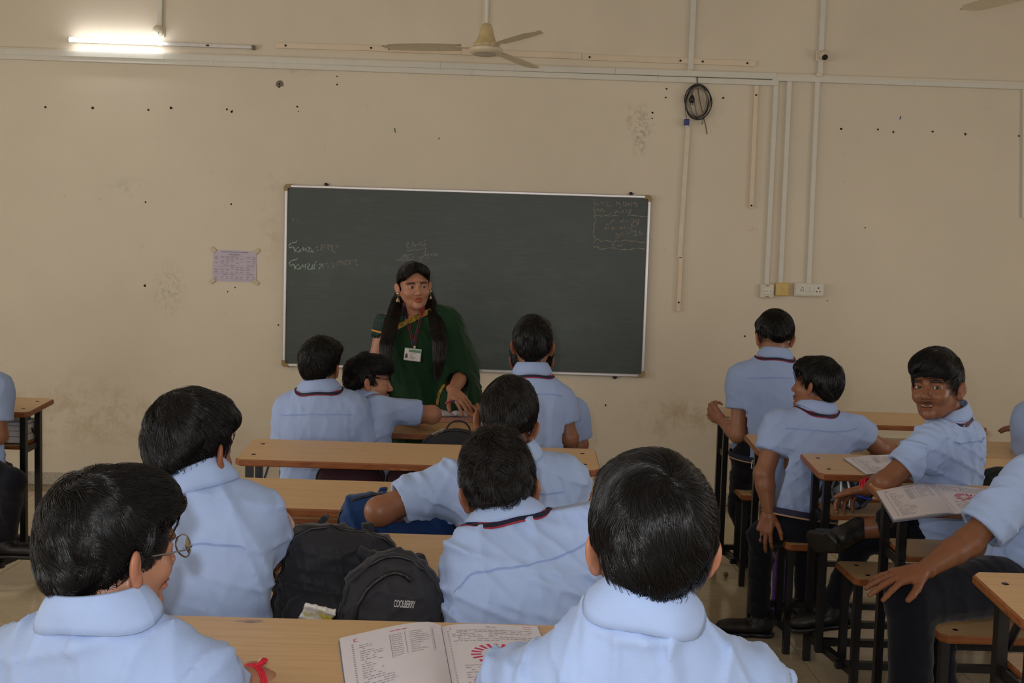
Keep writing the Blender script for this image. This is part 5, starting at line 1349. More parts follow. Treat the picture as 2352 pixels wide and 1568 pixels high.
person('pupil at the photo edge sitting sideways with one hand spread on the knee', (at(2462, 930, 3.18), 80, 4, 0, 1.0), nb, pvM, shL, shR,
       (at(2222, 1246, 2.98), at(2118, 1312, 2.90), dict(dir=(-.85, -.18, -.16), up=(-.2, -.32, 1), curl=(.10, .10, .14, .18), spread=.24, s=1.02, bend=.12, thumb=(.3, .2))), (at(2400, 1240, 3.30), at(2300, 1290, 3.28), flat_hand((-1, 0, -.2))),
       [dict(hip=at(2285, 1345, 3.05), knee=at(2092, 1378, 2.94), ankle=at(2092, 1690, 2.95), foot=(-1, -.1, 0), w=1.12), dict(hip=at(2290, 1345, 3.28), knee=at(2150, 1345, 3.30), ankle=at(2160, 1590, 3.32), foot=(-1, .1, 0), w=1.0)],
       'deep', HSTY['far'], 33, True, None, .80, 1.12, False, hair_n=2500, hair_r=.0007, amp=.009)
nb = at(2425, 905, 4.40); shL = at(2366, 958, 4.40); shR = at(2480, 955, 4.40)
person('pupil of whom only a shirt sleeve shows at the edge beyond the smiling one', (at(2440, 845, 4.42), 10, 4, 0, 1.0), nb, (nb[0], 4.30, .57), shL, shR,
       (at(2358, 1050, 4.44), at(2500, 1035, 4.50), flat_hand((.6, 1, 0))), desk_arm(shR, 1), seat_legs((nb[0], 4.28, .57)), 'brown', HSTY['far'], 35, False, None, .85, 1.0, False, hair_n=2000, hair_r=.0008)
# --- left edge
nb = at(-90, 830, 4.66); shL = at(-150, 885, 4.70); shR = at(-8, 888, 4.62)
pvO = at(-66, 1075, 4.64)
person('pupil at the far left edge, dark trousers and shoe, beside stacked books', (at(-92, 762, 4.66), -30, 6, 0, 1.0), nb, pvO, shL, shR,
       desk_arm(shL, -1), (at(-4, 1000, 4.58), at(-50, 1010, 4.74), flat_hand((-.6, .8, 0))),
       [dict(hip=at(-50, 1085, 4.62), knee=at(26, 1108, 4.60), ankle=at(12, 1232, 4.70), foot=(1, .1, 0), w=1.0), dict(hip=off(pvO, .02, .1, -.02), knee=at(0, 1090, 4.85), ankle=at(-20, 1215, 4.85), foot=(1, .3, 0))], 'brown', HSTY['far'], 37, False, None, .72, 1.02, False, hair_n=2000, hair_r=.0008)

# --- glasses of the nearest left pupil
c, R = head_frame(at(258, 1255, 1.50), -36, 4, 2, .93)
pa = [o for o in bpy.data.objects if o.get('label', '').startswith('pupil in the near corner')][0]
H_ = lambda *p: R @ np.array(p) + c
M_GLASSFR = plain('gold_grey_spectacle_frame', srgb(150, 142, 138), .3, .5, .8)
mb = MB()
for sx in (-1, 1):
    mb.tube([H_(sx * .032 + .024 * math.cos(a), .112 - .006 * abs(math.cos(a)) * (1 if math.cos(a) * sx > 0 else 0), -.006 + .018 * math.sin(a)) for a in np.linspace(0, 2 * math.pi, 25)], .0011, 6, False)
    mb.tube([H_(sx * .056, .108, -.001), H_(sx * .074, .085, .0), H_(sx * .079, .02, .0), H_(sx * .080, -.012, .008), H_(sx * .078, -.03, -.01)], .0012, 6)
mb.tube([H_(-.009, .113, -.003), H_(0, .116, .001), H_(.009, .113, -.003)], .0011, 6)
gl = mb.build('spectacles', M_GLASSFR, pa, smooth=True)
GLS = NT('clear_lens'); GLS.set(Roughness=.02); GLS.b.inputs['Transmission Weight'].default_value = 1.0; GLS.b.inputs['IOR'].default_value = 1.1
mb = MB()
for sx in (-1, 1):
    G = [[H_(sx * .032 + .0232 * r_ * math.cos(a), .112 - .004 * r_, -.006 + .0172 * r_ * math.sin(a)) for a in np.linspace(0, 2 * math.pi, 21)] for r_ in (.02, 1)]
    mb.grid(G)
mb.build('lens', GLS.m, gl)
# red thread on his wrist
a, b = at(480, 1586, 1.70), at(600, 1564, 1.80); d = unit(b - a); u = unit(np.cross(d, (0, 0, 1))); w_ = np.cross(u, d)
M_REDTH = plain('red_thread', srgb(206, 44, 62), .7, .2, 0, .15, 80)
m0 = a + (b - a) * .72
o = MB()
m0 = a + (b - a) * .80
for k in range(4): o.tube([m0 + d * (.003 * k - .005) + (u * math.cos(t) + w_ * math.sin(t)) * (.0305 + .001 * (k % 2)) for t in np.linspace(0, 2 * math.pi, 25)], .0023, 6, False)
o.tube([m0 + w_ * .031 + u * .006, m0 + w_ * .040 + u * .012 + d * .012, m0 + w_ * .037 + d * .03], [.003, .006, .002], 6)
o.build('wrist_thread', M_REDTH, pa, smooth=True)
MB().tube([m0 + d * .012 + w_ * .036 + u * .004, m0 + d * .026 + w_ * .034 + u * .002], [.006, .004], 6).build('thread_tassel', plain('white_thread', srgb(220, 206, 200), .8), pa)
# threads on the smiling pupil's wrist
m0 = at(1990, 1117, 3.765); d = unit((-.5, .6, -.35)); u = unit(np.cross(d, (0, 0, 1))); w_ = np.cross(u, d); o = MB()
for k in range(3): o.tube([m0 + d * (.010 * k - .012) + (u * math.cos(t) + w_ * math.sin(t)) * .0275 for t in np.linspace(0, 2 * math.pi, 21)], .0032, 6, False)
o.build('wrist_thread', M_REDTH, PUP_L, smooth=True)

# ================================================================== the teacher
def teacher():
    Y = 5.12
    nb = at(956, 722, Y + .03); shR = at(889, 743, Y); shL = at(1023, 737, Y + .02)
    hc = at(951, 655, Y); c, R = head_frame(hc, 197, 2, 5, .97)
    pv = np.array([at(965, 940, Y)[0], Y + .03, .78])
    root = empty('person', (pv[0], pv[1], 0)); tag(root, 'woman in a dark green saree with long loose hair and an identity card', 'person')
    lat = unit(shL - shR); lat = -lat                       # her own right-hand side is +x of a figure facing the camera: keep the tube frame simple
    Ri = np.linalg.inv(R); parts = []
    V, Q = sculpt_head(.0017, True, False, Ri @ (nb - c), True, 1.12)
    T = tone_head(V, True, .12, (.78, .42, .45))
    x, y, z = V.T; m = np.clip(.5 - (np.sqrt((x / .0024) ** 2 + ((z - .021) / .0026) ** 2) - 1), 0, 1) * (y > .06); T = T * (1 - m[:, None]) + np.array([.1, .05, .06]) * m[:, None]
    parts.append((V @ R.T + c, Q, T))
    S = Sculpt(*bbox([nb, pv, shL, shR, (pv[0], pv[1], .05)], .2), .014)
    S.put(lambda P: f_tube(P, pv, nb, -lat, [(-.2, .12, .1, 0), (.4, .11, .09, 0), (.7, .12, .08, 0), (.88, .12, .07, 0), (1, .06, .05, 0)]), *bbox([pv, nb], .22))
    for s in (-.09, .09): S.cone(pv + (s, 0, 0), (pv[0] + s, pv[1], .1), .09, .045, .02)
    V, Q = S.mesh(); parts.append((V, Q, np.ones((len(V), 3))))
    arms = [(shR, at(862, 850, Y - .02), at(880, 935, Y - .10)), (shL, at(1062, 860, Y - .02), at(1040, 898, 4.86))]
    for sj, el, wr in arms:
        S = Sculpt(*bbox([sj, el, wr], .09), .005); S.cone(sj, el, .052, .043, .01); S.cone(el, wr, .042, .026, .015); V, Q = S.mesh(); parts.append((V, Q, np.ones((len(V), 3))))
    for wr, dr, up, sd, cu in ((arms[0][2], (.3, -.2, -.9), (-.9, 0, 0), 1, (.3, .3, .3, .3)), (arms[1][2], (.42, -.55, -.34), (-.1, -.45, .9), -1, (.12, .12, .2, .3))):
        S = Sculpt(*bbox([wr, wr + unit(dr) * .2], .09), .0024); sculpt_hand(S, wr, dr, up, -sd, .98, cu, .10); V, Q = S.mesh(); parts.append((V, Q, np.ones((len(V), 3))))
    VV = []; QQ = []; TT = []; o_ = 0
    for V, Q, T_ in parts: VV.append(V); QQ.append(Q + o_); TT.append(T_); o_ += len(V)
    raw_mesh('body', np.concatenate(VV), np.concatenate(QQ), SKIN['tan'], root, col=np.concatenate(TT))
    for sx in (-1, 1):
        e = np.array([sx * .0315, .0735, -.004]); ew = R @ e + c; g = unit(R @ np.array([-.22, 1, .02])); xx = unit(np.cross(g, (0, 0, 1.0))); B = np.stack([xx, np.cross(g, xx), g], 1)
        r_ = .0127; prof = [(max(1e-5, r_ * math.sin(a)), r_ * math.cos(a)) for a in np.linspace(0, math.pi, 13)]
        o = MB().lathe(prof, ew, 18, B).build('eye', [M_SCLERA, M_IRIS], root, smooth=True); wl_ = world_loc(root)
        o.data.polygons.foreach_set('material_index', [1 if unit(np.array(p.center) + np.array([wl_.x, wl_.y, wl_.z]) - ew) @ g > math.cos(.5) else 0 for p in o.data.polygons])
    # blouse
    M_BLOUSE = NT('teal_green_blouse'); v = M_BLOUSE.coords('Object'); vo = M_BLOUSE.node('ShaderNodeTexVoronoi'); vo.inputs['Scale'].default_value = 90; M_BLOUSE.link(v, vo.inputs['Vector'])
    M_BLOUSE.color(M_BLOUSE.ramp(vo.outputs['Distance'], [(.1, srgb(56, 84, 78)), (.35, srgb(18, 46, 40))])); M_BLOUSE.set(Roughness=.8); M_BLOUSE = M_BLOUSE.m
    tprof = [(-1.05, .21, .20, 0), (-.6, .20, .18, 0), (-.25, .185, .165, 0), (.0, .180, .150, 0), (.3, .165, .140, .0), (.55, .168, .150, 0), (.75, .165, .130, 0), (.88, .148, .088, 0), (.97, .085, .062, 0), (1.0, .07, .058, 0)]
    bp = [(t, a - .016, b - .016, s) for t, a, b, s in tprof if t > -.1]
    S = Sculpt(*bbox([nb, pv, shL, shR, arms[0][1]], .2), .008)
    S.put(lambda P: f_tube(P, pv, nb, -lat, bp), *bbox([pv, nb], .24))
    for sj in (shL, shR): S.cone(nb + (pv - nb) * .16, sj, .06, .062, .04)
    q = shR + (arms[0][1] - shR) * .24; S.cone(shR, q, .062, .064, .02); n = unit(arms[0][1] - shR); S.cone(q - n * .015, q + n * .05, .055, .057, 0, '-')
    S.ell(nb + np.array([-.005, -.085, -.005]), (.062, .055, .085), .01, '-'); S.cut(nb + np.array([0, 0, .0]), (0, 0, 1))
    SB = S; V, Q = S.mesh(); bl = raw_mesh('blouse', V, Q, M_BLOUSE, root)
    M_GOLD = NT('gold_zari_border'); v = M_GOLD.coords('Object'); M_GOLD.color(M_GOLD.ramp(M_GOLD.noise(v, 70, 4, .7), [(.35, srgb(70, 62, 22)), (.55, srgb(150, 116, 36)), (.75, srgb(196, 156, 62))])); M_GOLD.set(Roughness=.5, Metallic=.3); M_GOLD = M_GOLD.m
    hr = [ring(q - n * (.012 - .008 * k), n, (1, 0, 0), .066, .066, 30) for k in (0, 1)]; MB().grid(hr).build('sleeve_edge', plain('orange_edging', srgb(204, 132, 34), .6), bl, smooth=True)
    # saree with its drape over the left arm
    M_SAREE = mat_cloth('dark_green_saree', srgb(20, 52, 28), 0, .75)
    S = Sculpt((pv[0] - .36, pv[1] - .36, .02), (pv[0] + .52, pv[1] + .34, nb[2] + .08), .0085)
    S.put(lambda P: f_tube(P, pv, nb, -lat, tprof, 2.1), *bbox([nb, (pv[0], pv[1], .02)], .26))
    p0, p1 = at(898, 753, Y - .13), at(1014, 698, Y - .08); t = p1 - p0; pn = unit((-t[2], 0, t[0])); S.cut(p0, pn)
    S.cone(nb + (shL - nb) * .75 + (0, 0, .0), shL + (.01, 0, -.02), .062, .072, .04); S.cone(shL, at(1048, 850, Y), .075, .095, .05); S.cone(at(1046, 830, Y), at(1060, 915, Y - .08), .09, .105, .04)
    S.cone(at(1050, 800, Y + .05), at(1078, 940, Y + .0), .07, .075, .05); S.cone(at(1040, 770, Y + .1), at(1070, 1000, Y + .12), .06, .08, .05)
    S.disp(folds(51, .0055, [(.9, .3, .35), (.8, .2, .5), (1, 0, .1)], .14)); S.disp(folds(52, .0025, [(.75, .0, .65)], .07))
    wr = arms[1][2]; S.cone(at(1052, 872, Y - .06), wr + (.02, -.10, -.06), .056, .062, .012, '-')
    S.put(lambda P: f_ell(P, np.array(wr + (.005, -.06, -.05), np.float32), np.array([.060, .10, .075], np.float32)), *bbox([wr], .2), .01, '-')
    V, Q = S.mesh(); sa = raw_mesh('saree', V, Q, M_SAREE, root)
    def proj(pts, lift):
        pts = np.array(pts)
        for _ in range(8):
            d = sample(S, pts); g = np.stack([sample(S, pts + np.eye(3)[i] * .009) - sample(S, pts - np.eye(3)[i] * .009) for i in range(3)], 1); g /= np.linalg.norm(g, axis=1)[:, None] + 1e-9
            pts = pts - g * np.clip(d - lift, -.02, .02)[:, None]
        return pts
    Yt = np.linspace(4.72, 5.30, 300)
    def first(x, y, lift, dflt):
        pts = np.array([at(x, y, q_) for q_ in Yt[::6]]); pts = np.array([at(x, y, 4.72) + (at(x, y, 5.30) - at(x, y, 4.72)) * k / 299 for k in range(300)])
        d = np.minimum(sample(S, pts), sample(SB, pts)); i = np.nonzero(d < lift)[0]
        return pts[i[0]] if len(i) else at(x, y, dflt)
    def ribbon(px, w, lift, m, name, par):
        P = []
        for i in range(len(px) - 1):
            for k in range(8): P.append(tuple(np.array(px[i]) + (np.array(px[i + 1]) - np.array(px[i])) * k / 8))
        P.append(px[-1]); rows = [[], [], []]
        for i, (x, y_, d) in enumerate(P):
            t = np.array(P[min(i + 1, len(P) - 1)][:2]) - np.array(P[max(i - 1, 0)][:2]); nn = np.array([-t[1], t[0]]); nn /= np.linalg.norm(nn) + 1e-9
            c0 = first(x, y_, lift, d)
            for r_, f_ in zip(rows, (1, 0, -1)):
                p_ = first(x + nn[0] * w * f_, y_ + nn[1] * w * f_, lift, d); dy = np.clip(p_[1] - c0[1], -.012, .012); r_.append(at(x + nn[0] * w * f_, y_ + nn[1] * w * f_, c0[1] + dy))
        for _ in range(3):
            for r_ in rows:
                q_ = np.array(r_); q_[1:-1] = (q_[:-2] + 2 * q_[1:-1] + q_[2:]) / 4; r_[:] = list(q_)
        return MB().grid(rows).grid([[p_ + np.array([0, .0015, 0]) for p_ in g] for g in rows]).build(name, m, par, smooth=True)
    ribbon([(898, 757, 4.97), (930, 742, 4.97), (970, 722, 4.99), (998, 709, 5.03)], 6, .006, M_GOLD, 'gold_border', sa)
    ribbon([(1004, 930, 4.94), (1008, 905, 4.94), (1018, 886, 4.94), (1038, 874, 4.94), (1054, 880, 4.95), (1064, 893, 4.97)], 3.2, .004, M_GOLD, 'gold_border', sa)
    # hair: parted cap, two long locks in front of the shoulders
    st = dict(side=.010, top=.012, back=.02, peak=.030, nape=-.10, fringe=.068, len=.085, mess=.08, lift=.002, clumps=120, whorl=(0, .055, .11), comb=(0, -.5, -.5), swirl=0, burn=.012, behind=-.02, front=-.004, part=.9, stop=True, scoop=0)
    hair = make_hair(root, c, R, st, 61, 4000, .0006, .0036)
    rng = np.random.default_rng(5)
    locks = [([at(930, 640, Y + .03), at(912, 690, Y + .03), at(900, 735, Y - .06), at(888, 790, Y - .13), at(884, 835, Y - .15), at(890, 872, Y - .15)], [.012, .022, .029, .028, .022, .009]),
             ([at(974, 640, Y + .05), at(988, 690, Y + .04), at(1002, 735, Y - .05), at(1009, 780, Y - .14), at(1010, 825, Y - .17), at(1004, 866, Y - .17)], [.012, .022, .029, .030, .024, .008]),
             ([at(950, 640, Y + .10), at(950, 720, Y + .12), at(952, 800, Y + .18), at(955, 900, Y + .18)], [.06, .075, .08, .05])]
    for path, rad in locks:
        S2 = Sculpt(*bbox(path, .09), .0065)
        for i in range(len(path) - 1): S2.cone(path[i], path[i + 1], rad[i] * .85, rad[i + 1] * .85, .012)
        S2.disp(folds(71, .004, [(1, 0, 0), (.9, .3, .1)], .03)); V, Q = S2.mesh(); raw_mesh('lock', V, Q, M_SCALP, hair)
    m = 2600; seg = 14; P = np.zeros((m, seg, 3)); rr = np.zeros((m, seg))
    for i in range(m):
        path, rad = locks[i % 2]; a = rng.uniform(0, 6.28); q_ = math.sqrt(rng.uniform(.5, 1.2)); w0 = rng.normal() * .02; fr = rng.uniform(1, 3); ph = rng.uniform(0, 6.28)
        end = rng.uniform(.75, 1.06); tt = np.linspace(rng.uniform(0, .25), end, seg)
        pp = np.array(path); ks = np.linspace(0, 1, len(path))
        for d in range(3): P[i, :, d] = np.interp(tt, ks, pp[:, d]) 
        rd = np.interp(tt, ks, rad); P[i, :, 0] += np.cos(a) * q_ * rd + .006 * np.sin(tt * 6 * fr + ph); P[i, :, 1] += np.sin(a) * q_ * rd * .9; P[i, :, 2] -= np.clip(tt - 1, 0, 1) * .3
        rr[i] = .0008
    strand_curves('strands', P.reshape(-1, 3), rr.ravel(), m, seg, M_HAIRB, hair, root)
    # jhumka earrings
    M_SILV = plain('gilt_silver', srgb(190, 176, 150), .3, .5, .8)
    for sx in (1, -1):
        p = R @ np.array([sx * .0835, -.002, -.042]) + c
        o = MB().lathe([(.001, .004), (.006, .003), (.0075, 0), (.006, -.003), (.001, -.004)], p + (0, -.006, .006), 14, rotx(HP)).lathe([(.0015, 0), (.0015, -.014)], p, 8).lathe([(.002, -.014), (.005, -.017), (.009, -.026), (.0105, -.031), (.001, -.031)], p, 16)
        for k in range(8): o.lathe([(.0005, -.031), (.0017, -.033), (.0017, -.0355), (.0005, -.037)], p + np.array([.0085 * math.cos(k * .785), .0085 * math.sin(k * .785), 0]), 6)
        o.build('earring', M_SILV, root, smooth=True)
    # lanyard and card
    for pts in ([(928, 694, 5.02), (938, 742, 4.96), (950, 792, 4.95)], [(972, 706, 5.02), (963, 742, 4.96), (951, 792, 4.95)]):
        for w, m_, l in ((3.2, M_LANYR, .0065), (2.2, M_LANY, .0085)): ribbon(pts, w, l, m_, 'lanyard', root)
    pc = proj([at(944, 812, 4.93)], .014)[0]; kx = 1 / 487
    Rc = roty(.09)
    card = MB().box((-.039, -.001, -.027), (.039, .001, .027), .0008, Rc, pc).build('identity_card', plain('white_card', srgb(222, 216, 214), .3), root)
    MB().box((-.041, .0012, -.029), (.041, .002, .032), .0008, Rc, pc).build('card_holder', plain('clear_holder', srgb(170, 176, 172), .2), card)
    MB().box((-.020, -.0017, .013), (.037, -.001, .025), 0, Rc, pc).build('card_header', plain('green_print', srgb(96, 138, 104), .6), card)
    MB().box((-.036, -.0017, -.016), (-.022, -.001, .006), 0, Rc, pc).build('card_photo', plain('pink_photo', srgb(200, 160, 156), .6), card)
    MB().lathe([(.0005, -.004), (.004, -.002), (.0045, .002), (.002, .006), (.0005, .0065)], pc + Rc @ np.array((-.029, -.0012, -.004)), 10).box((-.035, -.0021, -.0158), (-.023, -.0016, -.008), 0, Rc, pc).build('card_portrait', plain('dark_print_photo', srgb(74, 56, 54), .6), card)
    mb = MB()
    for k, (w, zz) in enumerate(((.034, .008), (.014, -.001), (.012, -.006), (.030, -.011), (.022, -.016))): mb.box((-.012, -.0017, zz - .001), (-.012 + w, -.001, zz + .001), 0, Rc, pc)
    mb.build('card_text', M_PRINT, card)
    p2 = proj([at(949, 791, 4.94)], .012)[0]
    MB().tube([p2 + (0, 0, .014), p2, pc + Rc @ np.array((0, 0, .028))], [.006, .006, .003], 8).build('card_clip', plain('pale_clip', srgb(206, 190, 160), .4), root)
    return root
teacher()
# ================================================================== books and papers
def zdesk(i, p):
    """height of the slanted top of desk i under the point p"""
    y = float(np.clip(p[1] - DESK[i].location.y, -DD, 0)); return .82 + y * .03 / DD
def on_desk(i, px, py, lift=0.0):
    z = .81
    for _ in range(5): p = atz(px, py, z); z = zdesk(i, p) + lift
    return atz(px, py, z)
def bl(q, u, v):
    a = q[0] + (q[1] - q[0]) * u; b = q[3] + (q[2] - q[3]) * u; return a + (b - a) * v
def open_book(label, L, R_, thick=(.010, .006), hump=(.008, .005), detail=True, curl=(0, 0), group='open textbooks on the desks'):
    """L, R_: corners of the two pages (far left, far right, near right, near left) lying on the desk"""
    root = empty('open_textbook', (L[1] + R_[2]) / 2); tag(root, label, 'book', group)
    N = unit(np.cross(L[3] - L[0], L[1] - L[0])); N = N if N[2] > 0 else -N
    def surf(q, side, u, v, e=0.0):
        s_ = 1 - u if side else u                              # 1 at the spine
        th, hp = thick[side], hump[side]
        z = th * (.55 + .45 * s_ ** .5) + hp * math.sin(math.pi * min(1, s_ * 1.02) ** 1.6) * (.8 + .2 * v) - th * .55 * max(0, (s_ - .9) / .1)
        if curl[side]: z += curl[side] * (1 - s_) ** 2 * v
        return bl(q, u, v) + N * (z + e)
    n, m = 16, 10
    for side, q, nm in ((0, L, 'left_page'), (1, R_, 'right_page')):
        G = [[surf(q, side, i / n, j / m) for i in range(n + 1)] for j in range(m + 1)]
        pg = MB().grid(G).build(nm, M_PAPER, root, smooth=True)
        rim = [(i / n, 0) for i in range(n + 1)] + [(1, j / m) for j in range(1, m + 1)] + [(i / n, 1) for i in range(n - 1, -1, -1)] + [(0, j / m) for j in range(m - 1, -1, -1)]
        base = [bl(q, .02 + .96 * u, .02 + .96 * v) + N * .0012 for u, v in rim]
        mb = MB().grid([[surf(q, side, u, v) for u, v in rim], [surf(q, side, u, v, -.35 * thick[side]) for u, v in rim], base])
        mb.build('page_block', plain('page_edges', srgb(206, 198, 192), .8, .1, 0, .06, 300), pg)
        cv = [bl(q, u, v) + N * z for z in (.0002, .0012) for u, v in ((-.01, -.01), (1.01, -.01), (1.01, 1.01), (-.01, 1.01))]
        MB().add(cv, [(0, 1, 2, 3), (4, 5, 6, 7), (0, 1, 5, 4), (1, 2, 6, 5), (2, 3, 7, 6), (3, 0, 4, 7)]).build('cover', plain('grey_blue_cover', srgb(120, 126, 150), .5), root)
        rn = random.Random(side + 5)
        def quad(mb, u0, v0, u1, v1, sk=0.0):
            P = [surf(q, side, u, v, .0005) for u, v in ((u0, v0), (u1, v0 + sk), (u1, v1 + sk), (u0, v1))]; mb.add(P, [(0, 1, 2, 3)])
        def line(mb, pts, w):
            for (u0, v0), (u1, v1) in zip(pts[:-1], pts[1:]):
                d = np.array([(u1 - u0) * .72, v1 - v0]); L_ = np.hypot(*d) + 1e-9; nn = np.array([-d[1] / .72, d[0]]) / L_ * w
                mb.add([surf(q, side, u0 + nn[0], v0 + nn[1], .0006), surf(q, side, u1 + nn[0], v1 + nn[1], .0006), surf(q, side, u1 - nn[0], v1 - nn[1], .0006), surf(q, side, u0 - nn[0], v0 - nn[1], .0006)], [(0, 1, 2, 3)])
        def words_(mb, u0, u1, v, h, dens=.85):
            u = u0
            while u < u1:
                w = rn.uniform(.018, .06)
                if rn.random() < dens:
                    quad(mb, u, v, min(u + w, u1), v + h * .35)
                    x = u
                    while x < min(u + w, u1) - .006: quad(mb, x, v + h * .3, x + .004, v + h); x += .011
                u += w + .012
        tx, pk, hw = MB(), MB(), MB()
        if side == 0:
            line(pk, [(.13, .075), (.93, .045)], .0030); line(pk, [(.13, .115), (.93, .085)], .0030); line(pk, [(.13, .075), (.13, .115)], .0030)
            words_(pk, .48, .66, .072, .016, 1)
            for k in range(26): quad(tx, .10, .15 + k * .031, .118, .160 + k * .031); words_(tx, .17, .17 + rn.uniform(.10, .24) + (.1 if k > 16 else 0), .15 + k * .031, .012)
            for k in range(12): line(tx, [(.47, .135 + k * .031), (.90, .105 + k * .031)], .0016)
            for u in (.47, .62, .90): line(tx, [(u, .135 - (u - .47) * .07), (u, .476 - (u - .47) * .07)], .0018)
            for k in range(11):
                for (a, b) in ((.49, .59), (.66, rn.uniform(.74, .87))):
                    u = a; pts = []
                    while u < b: pts.append((u, .150 + k * .031 - (u - .47) * .07 + rn.uniform(-.007, .007))); u += .008
                    line(hw, pts, .0017)
        else:
            line(pk, [(.07, .045), (.92, .035)], .0030); line(pk, [(.07, .075), (.92, .065)], .0030); words_(tx, .45, .56, .047, .014, 1)
            for k in range(7): words_(tx, .09 if k not in (0, 4) else .14, .92 if k not in (3, 6) else .55, .10 + k * .028, .012)
            line(pk, [(.10, .315), (.92, .305)], .0009)
            for k in range(9): words_(tx, .15, .9 if k % 3 != 1 else .5, .64 + k * .034, .012)
            for k in range(26): quad(tx, .045, .10 + k * .033, .06, .108 + k * .033)
            cx, cy = .50, .49
            for k in range(13):
                a = math.pi * (1.10 - k * 1.20 / 12)
                ca, sa = math.cos(a), math.sin(a); r0, r1 = .62, 1.0; w = .055
                P = [(cx + .27 * (r * ca - s * w * sa * 1.2), cy - .165 * (r * sa + s * w * ca * 1.2)) for r, s in ((r0, -.7), (r1, -1), (r1, 1), (r0, .7))]
                ray = MB().add([surf(q, side, u, v, .0007) for u, v in P], [(0, 1, 2, 3)])
                ray.build('emblem_ray', M_PINK, pg)
            quad(pk, cx - .20, cy + .075, cx + .22, cy + .105); line(pk, [(cx - .15, cy + .015), (cx + .19, cy + .008), (cx + .22, cy + .05), (cx - .14, cy + .058), (cx - .02, cy + .028), (cx - .15, cy + .015)], .0035)
            om = MB()
            for st in ([(-.045, -.07), (-.02, -.085), (.0, -.065), (-.02, -.045), (.005, -.03), (-.005, -.005), (-.05, -.002), (-.06, -.015)], [(-.02, -.045), (.03, -.05), (.05, -.07), (.065, -.045), (.045, -.022), (.02, -.035)], [(.0, -.10), (.02, -.092), (.045, -.105)], [(.02, -.118), (.026, -.114)]):
                line(om, [(cx + a, cy + b) for a, b in st], .0055)
            om.build('om_symbol', M_PINK, pg)
        for mb, mt, nm2 in ((tx, M_PRINT if detail else M_PRINT, 'printed_text'), (pk, M_PINK, 'pink_print'), (hw, M_PRINTD, 'handwriting')):
            if mb.f: tag(mb.build(nm2, mt, pg), kind='stuff')
    return root
# foreground textbook
S0 = on_desk(4, 1012, 1442, .002); A0 = on_desk(4, 780, 1474, .002); dv = unit(on_desk(4, 1034, 1566) - on_desk(4, 1012, 1446)); dl = unit(on_desk(4, 792, 1566) - A0); hB = .262
Rt = on_desk(4, 1234, 1441, .002)
open_book('large open textbook with a pink sunray emblem beside the nearest pupil', [A0, S0, S0 + dv * hB, A0 + dl * hB], [S0 + (Rt - S0) * .01, Rt, Rt + dv * hB, S0 + dv * hB + (Rt - S0) * .01], (.014, .006), (.008, .004))
q = [on_desk(8, *p, .002) for p in ((2013, 1131), (2133, 1113), (2192, 1181), (2052, 1199))]; q2 = [on_desk(8, *p, .002) for p in ((2134, 1113), (2262, 1125), (2338, 1190), (2193, 1181))]
open_book('open textbook under the smiling pupil\'s elbow beside the seated pupil\'s sleeve', q, q2, (.008, .006), (.004, .004), curl=(.006, 0))
q = [on_desk(7, *p, .002) for p in ((1938, 1053), (2060, 1046), (2082, 1086), (1990, 1090))]; q2 = [on_desk(7, *p, .002) for p in ((2061, 1046), (2180, 1050), (2215, 1090), (2083, 1086))]
open_book('open book half hidden by the smiling pupil\'s sleeve', q, q2, (.005, .005), (.003, .003))
q = [on_desk(0, *p, .002) for p in ((962, 948), (1010, 944), (1022, 958), (970, 962))]; q = [on_desk(0, 970, 945, .003), on_desk(0, 1030, 942, .003), on_desk(0, 1044, 956, .003), on_desk(0, 1000, 958, .003)]
q2 = [on_desk(0, 1031, 942, .003), on_desk(0, 1086, 945, .003), on_desk(0, 1090, 958, .003), on_desk(0, 1045, 956, .003)]
open_book('open textbook under the teacher\'s resting hand on the first desk', q, q2, (.006, .012), (.004, .004))
def sheet(name, label, q, cat, th=.003, m=M_PAPER, wave=.003, lines=0, grp=None):
    r = empty(name, bl(q, .5, .5)); tag(r, label, cat, grp)
    N = unit(np.cross(q[3] - q[0], q[1] - q[0])); N = N if N[2] > 0 else -N
    f = lambda u, v, e=0: bl(q, u, v) + N * (th + wave * math.sin(u * 5 + v * 2) ** 2 + e)
    G = [[f(i / 10, j / 6) for i in range(11)] for j in range(7)]
    rim = [(i / 10, 0) for i in range(11)] + [(1, j / 6) for j in range(1, 7)] + [(i / 10, 1) for i in range(9, -1, -1)] + [(0, j / 6) for j in range(5, -1, -1)]
    MB().grid(G).grid([[f(u, v) for u, v in rim], [bl(q, u, v) + N * .0005 for u, v in rim]]).build('leaf', m, r)
    if lines:
        mb = MB(); rn = random.Random(2)
        for k in range(lines):
            u = .08; v = .08 + k * .86 / lines
            while u < .9:
                w = rn.uniform(.02, .08); mb.add([f(*p, .0006) for p in ((u, v), (u + w, v), (u + w, v + .022), (u, v + .022))], [(0, 1, 2, 3)]); u += w + .02
        tag(mb.build('handwriting', M_PRINT, r), kind='stuff')
    return r
nbk = sheet('notebook', 'handwritten notebook beside the pupil with the wispy crown', [on_desk(3, 540, 1270, .001), on_desk(3, 636, 1276, .001), on_desk(3, 618, 1330, .001), on_desk(3, 528, 1322, .001)], 'notebook', .010, M_PAPER, .002, 9)
path = [at(648, 1168, 2.60), at(664, 1180, 2.58), at(676, 1200, 2.55), at(680, 1222, 2.52), at(662, 1240, 2.49)]
G = [[p + np.array([dx, .0, dz]) for p in path] for dx, dz in ((0, 0), (.006, -.004), (.004, -.03))]
G = [[path[i] + (np.array([-.004, 0, -.003]) + np.array([-.030, .01, -.02]) * (i / 4) ** .7) * k for i in range(5)] for k in (0, .5, 1)]
